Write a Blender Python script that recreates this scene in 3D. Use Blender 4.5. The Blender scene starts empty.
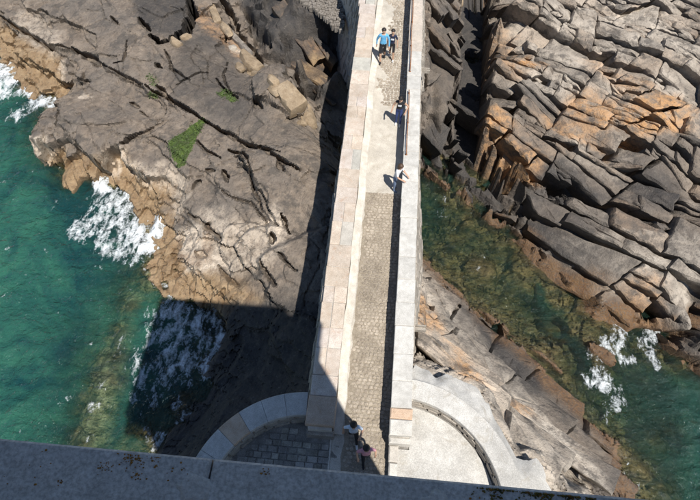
import bpy, bmesh, math, random
import numpy as np
from mathutils import Vector, Matrix, noise as mnoise

R = math.radians
scene = bpy.context.scene
col = scene.collection
rng = random.Random(11)

# ------------------------------------------------------------------ camera, sky, sun, exposure
F_PX, PITCH, YAW, CAM_Z = 540.0, R(57.9), R(5.06), 15.5
cd = bpy.data.cameras.new('camera')
cam = bpy.data.objects.new('camera', cd)
col.objects.link(cam)
cam.location = (0, 0, CAM_Z)
cam.rotation_euler = (R(90) - PITCH, 0, YAW)
cd.sensor_width = 36.0
cd.lens = 36.0 * F_PX / 700.0
cd.clip_start = 0.05
cd.clip_end = 3000
scene.camera = cam

LIGHT = Vector((-0.341, 0.48, -1.0)).normalized()      # direction the sunlight travels
SUN_ELEV = math.asin(-LIGHT.z)
SUN_AZ = math.atan2(-LIGHT.x, -LIGHT.y)                 # clockwise from +Y
world = bpy.data.worlds.new('World')
scene.world = world
world.use_nodes = True
wn, wl = world.node_tree.nodes, world.node_tree.links
bg = wn['Background']
sky = wn.new('ShaderNodeTexSky')
sky.sky_type = 'NISHITA'
sky.sun_disc = False
sky.sun_elevation = SUN_ELEV
sky.sun_rotation = SUN_AZ
sky.air_density = 1.0
sky.dust_density = 0.1
sky.ozone_density = 2.5
wl.new(sky.outputs['Color'], bg.inputs['Color'])
bg.inputs['Strength'].default_value = 0.07
sd = bpy.data.lights.new('sun', 'SUN')
sd.energy = 4.6
sd.angle = R(0.53)
sd.color = (1.0, 0.955, 0.88)
sun = bpy.data.objects.new('sun', sd)
col.objects.link(sun)
sun.location = (20, -30, 60)
sun.rotation_euler = LIGHT.to_track_quat('-Z', 'Y').to_euler()
scene.view_settings.view_transform = 'Standard'
scene.view_settings.look = 'None'
scene.view_settings.gamma = 1.0
scene.view_settings.exposure = 0.38
scene.view_settings.use_curve_mapping = False

cy = scene.cycles
cy.max_bounces = 5
cy.diffuse_bounces = 2
cy.glossy_bounces = 2
cy.transmission_bounces = 2
cy.transparent_max_bounces = 4
cy.caustics_reflective = False
cy.caustics_refractive = False

SEA = -7.5

# ------------------------------------------------------------------ survey: photo points to places on the ground
_s, _c = math.sin(PITCH), math.cos(PITCH)
_fw = np.array([-math.sin(YAW) * _c, math.cos(YAW) * _c, -_s])
_rt = np.array([math.cos(YAW), math.sin(YAW), 0.0])
_up = np.cross(_rt, _fw)


def at(ix, iy, z):
    d = _fw + _rt * (ix - 350) / F_PX - _up * (iy - 250) / F_PX
    t = (z - CAM_Z) / d[2]
    return float(d[0] * t), float(d[1] * t)


# ------------------------------------------------------------------ numpy noise
def _hash(ix, iy, seed):
    h = (ix.astype(np.int64) * 374761393 + iy.astype(np.int64) * 668265263 + seed * 974711) & 0xffffffff
    h = ((h ^ (h >> 13)) * 1274126177) & 0xffffffff
    h = ((h ^ (h >> 16)) * 2246822519) & 0xffffffff
    return ((h ^ (h >> 15)) & 0xffffff) / float(0xffffff)


def perlin(x, y, seed=0):
    x0, y0 = np.floor(x), np.floor(y)
    fx, fy = x - x0, y - y0
    u, v = fx * fx * fx * (fx * (fx * 6 - 15) + 10), fy * fy * fy * (fy * (fy * 6 - 15) + 10)

    def g(ax, ay, dx, dy):
        a = _hash(ax, ay, seed) * 2 * math.pi
        return np.cos(a) * dx + np.sin(a) * dy
    n00, n10 = g(x0, y0, fx, fy), g(x0 + 1, y0, fx - 1, fy)
    n01, n11 = g(x0, y0 + 1, fx, fy - 1), g(x0 + 1, y0 + 1, fx - 1, fy - 1)
    return (n00 * (1 - u) + n10 * u) * (1 - v) + (n01 * (1 - u) + n11 * u) * v


def fbm(x, y, seed=0, octv=4, gain=0.5):
    a, s, t = 1.0, 0.0, 0.0
    for i in range(octv):
        s = s + a * perlin(x * 2 ** i, y * 2 ** i, seed + i * 17)
        t += a
        a *= gain
    return s / t * 1.6


def worley(x, y, seed=0, cheb=0.0):
    """F1, F2, cell hash, offset to the cell centre"""
    x0, y0 = np.floor(x), np.floor(y)
    f1 = np.full(x.shape, 9.0)
    f2 = np.full(x.shape, 9.0)
    idh = np.zeros(x.shape)
    ox = np.zeros(x.shape)
    oy = np.zeros(x.shape)
    for i in (-1, 0, 1):
        for j in (-1, 0, 1):
            cx, cy = x0 + i, y0 + j
            px = cx + 0.1 + 0.8 * _hash(cx, cy, seed)
            py = cy + 0.1 + 0.8 * _hash(cx, cy, seed + 7)
            dx, dy = x - px, y - py
            d = np.sqrt(dx * dx + dy * dy)
            if cheb:
                d = d * (1 - cheb) + np.maximum(abs(dx), abs(dy)) * cheb
            near = d < f1
            f2 = np.where(near, f1, np.minimum(f2, d))
            idh = np.where(near, _hash(cx, cy, seed + 31), idh)
            ox = np.where(near, dx, ox)
            oy = np.where(near, dy, oy)
            f1 = np.where(near, d, f1)
    return f1, f2, idh, ox, oy


def sstep(a, b, x):
    t = np.clip((x - a) / (b - a), 0, 1)
    return t * t * (3 - 2 * t)


def line_dist(X, Y, pts):
    """distance to a polyline, and the signed side (+ left of travel)"""
    best = np.full(X.shape, 1e9)
    side = np.zeros(X.shape)
    along = np.zeros(X.shape)
    tot = sum(math.dist(pts[i], pts[i + 1]) for i in range(len(pts) - 1))
    run = 0.0
    for i in range(len(pts) - 1):
        (ax, ay), (bx, by) = pts[i], pts[i + 1]
        ex, ey = bx - ax, by - ay
        L2 = ex * ex + ey * ey + 1e-9
        t = np.clip(((X - ax) * ex + (Y - ay) * ey) / L2, 0, 1)
        dx, dy = X - ax - t * ex, Y - ay - t * ey
        d = np.sqrt(dx * dx + dy * dy)
        m = d < best
        best = np.where(m, d, best)
        side = np.where(m, np.sign(ex * dy - ey * dx), side)
        along = np.where(m, (run + t * math.sqrt(L2)) / tot, along)
        run += math.sqrt(L2)
    return best, side, along


def in_poly(X, Y, pts):
    ins = np.zeros(X.shape, bool)
    n = len(pts)
    for i in range(n):
        (ax, ay), (bx, by) = pts[i], pts[(i + 1) % n]
        if ay == by:
            continue
        c = (ay > Y) != (by > Y)
        ins ^= c & (X < (bx - ax) * (Y - ay) / (by - ay) + ax)
    return ins


# ------------------------------------------------------------------ materials
def new_mat(name):
    m = bpy.data.materials.new(name)
    m.use_nodes = True
    nt = m.node_tree
    return m, nt, nt.nodes['Principled BSDF']


class NB:
    """small node builder"""
    def __init__(s, nt):
        s.nt = nt

    def n(s, typ, **kw):
        nd = s.nt.nodes.new(typ)
        for k, v in kw.items():
            setattr(nd, k, v)
        return nd

    def link(s, a, b):
        s.nt.links.new(a, b)

    def coord(s):
        return s.n('ShaderNodeTexCoord').outputs['Object']

    def geo_pos(s):
        return s.n('ShaderNodeNewGeometry').outputs['Position']

    def noise(s, vec, scale, detail=5, rough=0.55, dist=0.0, out='Fac'):
        nd = s.n('ShaderNodeTexNoise')
        nd.inputs['Scale'].default_value = scale
        nd.inputs['Detail'].default_value = detail
        nd.inputs['Roughness'].default_value = rough
        nd.inputs['Distortion'].default_value = dist
        s.link(vec, nd.inputs['Vector'])
        return nd.outputs[out]

    def voro(s, vec, scale, feature='F1', out='Distance'):
        nd = s.n('ShaderNodeTexVoronoi', feature=feature)
        nd.inputs['Scale'].default_value = scale
        s.link(vec, nd.inputs['Vector'])
        return nd.outputs[out]

    def mapv(s, vec, scale=(1, 1, 1), rot=(0, 0, 0)):
        nd = s.n('ShaderNodeMapping')
        nd.inputs['Scale'].default_value = scale
        nd.inputs['Rotation'].default_value = rot
        s.link(vec, nd.inputs['Vector'])
        return nd.outputs['Vector']

    def ramp(s, fac, stops):
        nd = s.n('ShaderNodeValToRGB')
        el = nd.color_ramp.elements
        while len(el) < len(stops):
            el.new(0.5)
        for e, (p, c) in zip(el, stops):
            e.position = p
            e.color = (c, c, c, 1) if not isinstance(c, tuple) else (*c, 1)
        s.link(fac, nd.inputs['Fac'])
        return nd.outputs['Color']

    def mix(s, fac, a, b, blend='MIX'):
        nd = s.n('ShaderNodeMix', data_type='RGBA', blend_type=blend)
        for sock, v in ((nd.inputs[0], fac), (nd.inputs[6], a), (nd.inputs[7], b)):
            if isinstance(v, (int, float)):
                sock.default_value = v
            elif isinstance(v, tuple):
                sock.default_value = (*v, 1)
            else:
                s.link(v, sock)
        return nd.outputs[2]

    def math(s, op, a, b=0.0, clamp=False):
        nd = s.n('ShaderNodeMath', operation=op, use_clamp=clamp)
        for sock, v in ((nd.inputs[0], a), (nd.inputs[1], b)):
            if isinstance(v, (int, float)):
                sock.default_value = v
            else:
                s.link(v, sock)
        return nd.outputs[0]

    def attr(s, name):
        nd = s.n('ShaderNodeAttribute', attribute_name=name)
        return nd.outputs['Fac']

    def bump(s, h, strength, dist, normal=None):
        nd = s.n('ShaderNodeBump')
        nd.inputs['Strength'].default_value = strength
        nd.inputs['Distance'].default_value = dist
        s.link(h, nd.inputs['Height'])
        if normal is not None:
            s.link(normal, nd.inputs['Normal'])
        return nd.outputs['Normal']


def stone_mat(name, ca, cb, scale=6.0, rough=0.85, bump=0.35, speck=0.0, objcol=False, stain=None, stain_amt=0.0, fine=60.0, blotch=0.32):
    m, nt, b = new_mat(name)
    k = NB(nt)
    p = k.geo_pos()
    n1 = k.noise(p, scale, 6, 0.6)
    n2 = k.noise(p, fine, 3, 0.6)
    n3 = k.noise(p, scale * 0.22, 4, 0.6, 0.6)
    c = k.mix(k.ramp(n1, [(0.32, 0.0), (0.68, 1.0)]), ca, cb)
    if objcol:
        oi = k.n('ShaderNodeObjectInfo')
        c = k.mix(1.0, c, oi.outputs['Color'], 'MULTIPLY')
    c = k.mix(k.ramp(n3, [(0.35, blotch), (0.62, 0.0)]), c, tuple(v * 0.45 for v in ca), 'MIX')
    if speck:
        c = k.mix(k.ramp(n2, [(0.4, speck), (0.52, 0.0)]), c, tuple(v * 0.25 for v in ca))
        c = k.mix(k.ramp(n2, [(0.56, 0.0), (0.7, speck)]), c, tuple(min(1, v * 1.5) for v in cb))
    if stain:
        n4 = k.noise(p, 2.6, 5, 0.65, 0.8)
        c = k.mix(k.ramp(n4, [(0.55, 0.0), (0.72, stain_amt)]), c, stain)
    k.link(c, b.inputs['Base Color'])
    b.inputs['Roughness'].default_value = rough
    b.inputs['Specular IOR Level'].default_value = 0.25
    nb = k.bump(n1, bump, 0.03)
    nb = k.bump(n2, bump, 0.008, nb)
    k.link(nb, b.inputs['Normal'])
    return m


def plain_mat(name, c, rough=0.7, var=0.25, scale=25.0, metallic=0.0):
    m, nt, b = new_mat(name)
    k = NB(nt)
    n = k.noise(k.coord(), scale, 4)
    k.link(k.mix(k.ramp(n, [(0.3, 0.0), (0.7, 1.0)]), tuple(v * (1 - var) for v in c), tuple(min(1, v * (1 + var)) for v in c)), b.inputs['Base Color'])
    b.inputs['Roughness'].default_value = rough
    b.inputs['Metallic'].default_value = metallic
    k.link(k.bump(n, 0.15, 0.01), b.inputs['Normal'])
    return m


def rock_mat():
    m, nt, b = new_mat('shore_rock')
    k = NB(nt)
    p = k.geo_pos()
    ps = k.mapv(p, (1, 1, 1), (0, 0, R(36)))
    pst = k.mapv(ps, (0.5, 1.4, 1.0))                       # stretched along the strata
    big = k.noise(p, 0.45, 3, 0.6)
    mid = k.noise(p, 2.2, 4, 0.68)
    strat = k.noise(pst, 2.6, 4, 0.68)
    fine = k.noise(p, 11.0, 3, 0.7)
    grain = k.noise(p, 45.0, 1, 0.6)
    c = k.mix(k.ramp(mid, [(0.3, 0.0), (0.7, 1.0)]), (0.135, 0.107, 0.084), (0.262, 0.214, 0.170))
    c = k.mix(k.ramp(big, [(0.38, 0.65), (0.58, 0.0)]), c, (0.135, 0.12, 0.107))
    c = k.mix(k.ramp(strat, [(0.5, 0.0), (0.75, 0.3)]), c, (0.31, 0.245, 0.19))
    blot = k.noise(p, 1.15, 5, 0.7)
    pale = k.attr('pale')
    c = k.mix(k.math('MULTIPLY', pale, k.ramp(mid, [(0.32, 0.45), (0.6, 1.0)])), c, (0.53, 0.465, 0.39))
    # dark zones: lichen and dark rock, plus shade painted into the colour
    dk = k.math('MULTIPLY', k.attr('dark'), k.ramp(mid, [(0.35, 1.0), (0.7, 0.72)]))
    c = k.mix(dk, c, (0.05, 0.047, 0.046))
    # orange weathering
    orn = k.math('MULTIPLY', k.attr('orange'), k.ramp(mid, [(0.36, 0.1), (0.58, 1.0)]))
    c = k.mix(orn, c, (0.50, 0.285, 0.135))
    # patches of dark lichen
    c = k.mix(k.ramp(blot, [(0.52, 0.0), (0.6, 0.62)]), c, (0.075, 0.068, 0.062))
    # tan wave-washed band
    c = k.mix(k.math('MULTIPLY', k.attr('tan'), k.ramp(fine, [(0.25, 0.65), (0.6, 1.0)])), c,
              k.mix(k.ramp(mid, [(0.3, 0.0), (0.7, 1.0)]), (0.22, 0.14, 0.075), (0.36, 0.26, 0.155)))
    # white crust
    wt = k.math('MULTIPLY', k.attr('crust'), k.math('MULTIPLY', k.ramp(mid, [(0.36, 0.15), (0.56, 1.0)]), k.ramp(fine, [(0.3, 0.55), (0.46, 1.0)])))
    c = k.mix(wt, c, (0.56, 0.475, 0.385))
    # rusty brown weed at the water's edge
    c = k.mix(k.math('MULTIPLY', k.attr('weed'), k.ramp(fine, [(0.35, 0.3), (0.6, 1.0)])), c,
              k.mix(mid, (0.13, 0.06, 0.03), (0.2, 0.12, 0.05)))
    alg = k.math('ADD', k.attr('algae'), k.math('ADD', k.math('MULTIPLY', k.math('SUBTRACT', fine, 0.5), 1.3), k.math('MULTIPLY', k.math('SUBTRACT', mid, 0.5), 1.2)))
    alg = k.math('MULTIPLY', k.ramp(alg, [(0.5, 0.0), (0.85, 1.0)]), k.math('MULTIPLY', k.attr('algae'), 4.0, True))
    c = k.mix(alg, c,
              k.mix(k.ramp(mid, [(0.4, 0.0), (0.6, 1.0)]), (0.035, 0.055, 0.012), (0.09, 0.135, 0.028)))
    # submerged growth
    c = k.mix(k.attr('sub'), c, k.mix(k.ramp(mid, [(0.35, 0.0), (0.62, 1.0)]), (0.045, 0.042, 0.024), (0.25, 0.17, 0.09)))
    c = k.mix(k.attr('sand'), c, k.mix(k.ramp(mid, [(0.35, 0.0), (0.62, 1.0)]), (0.1, 0.1, 0.05), (0.46, 0.43, 0.28)))
    # lichen speckle and grain
    c = k.mix(k.ramp(fine, [(0.3, 0.45), (0.44, 0.0)]), c, (0.05, 0.046, 0.042))
    c = k.mix(k.ramp(fine, [(0.6, 0.0), (0.78, 0.3)]), c, (0.48, 0.44, 0.39))
    c = k.mix(0.22, c, k.mix(1.0, c, k.ramp(grain, [(0.25, 0.35), (0.7, 1.5)]), 'MULTIPLY'))
    k.link(c, b.inputs['Base Color'])
    b.inputs['Roughness'].default_value = 0.82
    b.inputs['Specular IOR Level'].default_value = 0.3
    h = k.math('ADD', k.math('MULTIPLY', strat, 0.4), k.math('ADD', k.math('MULTIPLY', mid, 0.5), k.math('MULTIPLY', fine, 0.42)))
    nb = k.bump(h, 0.75, 0.16)
    k.link(nb, b.inputs['Normal'])
    return m


def water_mat():
    m, nt, b = new_mat('sea_water')
    k = NB(nt)
    out = nt.nodes['Material Output']
    nt.nodes.remove(b)
    p = k.geo_pos()
    depth = k.attr('depth')
    foam = k.attr('foam')
    # turbidity: the deeper, the less of the bed shows
    opac = k.math('SUBTRACT', 1.0, k.math('POWER', 2.718, k.math('MULTIPLY', depth, k.math('SUBTRACT', k.math('MULTIPLY', k.attr('clear'), 0.22), 0.55))), True)
    n = k.noise(p, 0.24, 5, 0.62, 0.9)
    body = k.mix(k.ramp(n, [(0.4, 0.0), (0.6, 1.0)]), (0.008, 0.052, 0.055), (0.03, 0.126, 0.088))
    body = k.mix(k.math('MULTIPLY', k.attr('clear'), 0.8), body, (0.018, 0.042, 0.03))
    dif = k.n('ShaderNodeBsdfDiffuse')
    k.link(body, dif.inputs['Color'])
    tr = k.n('ShaderNodeBsdfTransparent')
    k.link(k.mix(k.math('MULTIPLY', depth, 0.55, True), (0.9, 0.96, 0.88), (0.5, 0.7, 0.52)), tr.inputs['Color'])
    mx = k.n('ShaderNodeMixShader')
    k.link(opac, mx.inputs[0]); k.link(tr.outputs[0], mx.inputs[1]); k.link(dif.outputs[0], mx.inputs[2])
    # ripples
    h1 = k.noise(k.mapv(p, (1, 1.6, 1), (0, 0, R(25))), 1.5, 4, 0.55, 0.4)
    h2 = k.noise(p, 6.0, 4, 0.6, 0.3)
    nb = k.bump(h1, 0.9, 0.32)
    nb = k.bump(h2, 0.8, 0.12, nb)
    gl = k.n('ShaderNodeBsdfGlossy')
    gl.inputs['Roughness'].default_value = 0.09
    k.link(nb, gl.inputs['Normal'])
    k.link(nb, dif.inputs['Normal'])
    fr = k.n('ShaderNodeFresnel')
    fr.inputs['IOR'].default_value = 1.33
    k.link(nb, fr.inputs['Normal'])
    mx2 = k.n('ShaderNodeMixShader')
    k.link(fr.outputs[0], mx2.inputs[0]); k.link(mx.outputs[0], mx2.inputs[1]); k.link(gl.outputs[0], mx2.inputs[2])
    # foam lace
    wv = k.n('ShaderNodeVectorMath', operation='ADD')
    wn_ = k.n('ShaderNodeVectorMath', operation='SCALE')
    wn_.inputs['Scale'].default_value = 0.9
    k.link(k.noise(p, 1.3, 4, 0.6, 0.4, 'Color'), wn_.inputs[0])
    pf = k.mapv(p, (1.25, 0.62, 1), (0, 0, R(-38)))
    k.link(pf, wv.inputs[0]); k.link(wn_.outputs[0], wv.inputs[1])
    e1 = k.voro(wv.outputs[0], 2.2, 'SMOOTH_F1')
    e2 = k.voro(wv.outputs[0], 5.6, 'F1')
    # froth: bright where bubbles gather on the cell rims, broken up by churn
    rim = k.math('ADD', k.math('MULTIPLY', e1, 1.15), k.math('MULTIPLY', e2, 0.55))
    brk = k.noise(pf, 2.4, 7, 0.72, 0.9)
    fz = k.noise(p, 14.0, 3, 0.7)
    lace = k.math('ADD', rim, k.math('ADD', k.math('MULTIPLY', k.math('SUBTRACT', brk, 0.5), 2.6), k.math('MULTIPLY', k.math('SUBTRACT', fz, 0.5), 0.9)))
    f = k.math('ADD', k.math('MULTIPLY', foam, 1.35), k.math('SUBTRACT', lace, 1.42))
    f = k.ramp(f, [(0.0, 0.0), (0.22, 0.28), (0.85, 1.0)])
    f = k.math('MULTIPLY', f, k.math('MULTIPLY', foam, 5.0, True))
    fd = k.n('ShaderNodeBsdfDiffuse')
    fd.inputs['Color'].default_value = (0.80, 0.84, 0.87, 1)
    k.link(nb, fd.inputs['Normal'])
    mx3 = k.n('ShaderNodeMixShader')
    k.link(f, mx3.inputs[0]); k.link(mx2.outputs[0], mx3.inputs[1]); k.link(fd.outputs[0], mx3.inputs[2])
    k.link(mx3.outputs[0], out.inputs['Surface'])
    return m


M_ROCK = rock_mat()
M_WATER = water_mat()
M_COPING = stone_mat('granite_coping', (0.52, 0.50, 0.465), (0.67, 0.65, 0.615), 7, speck=0.35, objcol=True, fine=90)
M_COPING_WARM = stone_mat('warm_granite_coping', (0.55, 0.445, 0.345), (0.69, 0.59, 0.485), 5, speck=0.4, objcol=True, fine=80, stain=(0.38, 0.2, 0.1), stain_amt=0.4)
M_WALL = stone_mat('masonry', (0.33, 0.29, 0.24), (0.56, 0.51, 0.45), 4, bump=0.6, speck=0.4, objcol=True)
M_MORTAR = stone_mat('mortar', (0.42, 0.39, 0.35), (0.6, 0.57, 0.52), 8, speck=0.2)
M_DECK = stone_mat('deck_cement', (0.50, 0.455, 0.39), (0.65, 0.605, 0.53), 3.2, speck=0.3, stain=(0.3, 0.25, 0.18), stain_amt=0.45, fine=40)
M_COBBLE = stone_mat('cobble_stone', (0.30, 0.25, 0.195), (0.57, 0.495, 0.405), 3, bump=0.5, speck=0.45, blotch=.55)
M_SETT = stone_mat('sett_stone', (0.2, 0.185, 0.165), (0.42, 0.4, 0.37), 4, bump=0.5, speck=0.4, objcol=True)
M_WHITE = stone_mat('white_cement', (0.49, 0.47, 0.435), (0.66, 0.64, 0.60), 3.0, speck=0.25, stain=(0.33, 0.29, 0.23), stain_amt=0.6, fine=40, blotch=.4)
M_FILLET = stone_mat('pale_cement', (0.56, 0.51, 0.44), (0.73, 0.69, 0.62), 5, speck=0.2, fine=50)
M_TOWER = stone_mat('tower_granite', (0.44, 0.43, 0.41), (0.58, 0.57, 0.55), 20, speck=0.3, objcol=True, fine=110, blotch=0.12, bump=.25)
M_RUST = plain_mat('rusty_iron', (0.25, 0.115, 0.055), 0.8, 0.5, 14)
M_IRON = plain_mat('grey_pipe', (0.28, 0.26, 0.23), 0.8)


# ------------------------------------------------------------------ object helpers
def tag(o, label=None, cat=None, group=None, kind=None):
    if label: o['label'] = label
    if cat: o['category'] = cat
    if group: o['group'] = group
    if kind: o['kind'] = kind
    return o


def link(name, me, mat, parent=None, loc=None):
    o = bpy.data.objects.new(name, me)
    col.objects.link(o)
    if mat and not me.materials:
        me.materials.append(mat)
    if parent: o.parent = parent
    if loc: o.location = loc
    return o


def empty(name, loc=(0, 0, 0), rz=0.0):
    o = bpy.data.objects.new(name, None)
    col.objects.link(o)
    o.location = loc
    o.rotation_euler = (0, 0, rz)
    o.empty_display_size = 0.2
    return o


def mesh_from(name, verts, faces, smooth=False):
    me = bpy.data.meshes.new(name)
    me.from_pydata([tuple(v) for v in verts], [], [tuple(f) for f in faces])
    me.update()
    if smooth:
        me.polygons.foreach_set('use_smooth', [True] * len(me.polygons))
    return me


def grid_mesh(name, xs, ys, Z, smooth=True, XY=None):
    """height sheet on the grid xs x ys"""
    nx, ny = len(xs), len(ys)
    X, Y = XY if XY else np.meshgrid(xs, ys)
    co = np.stack([X, Y, Z], -1).reshape(-1, 3).astype(np.float32)
    idx = np.arange(nx * ny).reshape(ny, nx)
    q = np.stack([idx[:-1, :-1], idx[:-1, 1:], idx[1:, 1:], idx[1:, :-1]], -1).reshape(-1, 4)
    me = bpy.data.meshes.new(name)
    me.vertices.add(len(co))
    me.vertices.foreach_set('co', co.ravel())
    me.loops.add(q.size)
    me.loops.foreach_set('vertex_index', q.ravel().astype(np.int32))
    me.polygons.add(len(q))
    me.polygons.foreach_set('loop_start', np.arange(0, q.size, 4, dtype=np.int32))
    me.polygons.foreach_set('loop_total', np.full(len(q), 4, np.int32))
    me.polygons.foreach_set('use_smooth', np.full(len(q), smooth, bool))
    me.update(calc_edges=True)
    return me


def add_attr(me, name, arr):
    a = me.attributes.new(name, 'FLOAT', 'POINT')
    a.data.foreach_set('value', np.ascontiguousarray(arr.ravel(), dtype=np.float32))


def axis(lo, hi, step, far_lo, far_hi, n=14):
    core = np.arange(lo, hi + step * .5, step)
    k = (np.arange(1, n + 1) / n) ** 2.6
    return np.concatenate([(core[0] + (far_lo - core[0]) * k)[::-1], core, core[-1] + (far_hi - core[-1]) * k])

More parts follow.
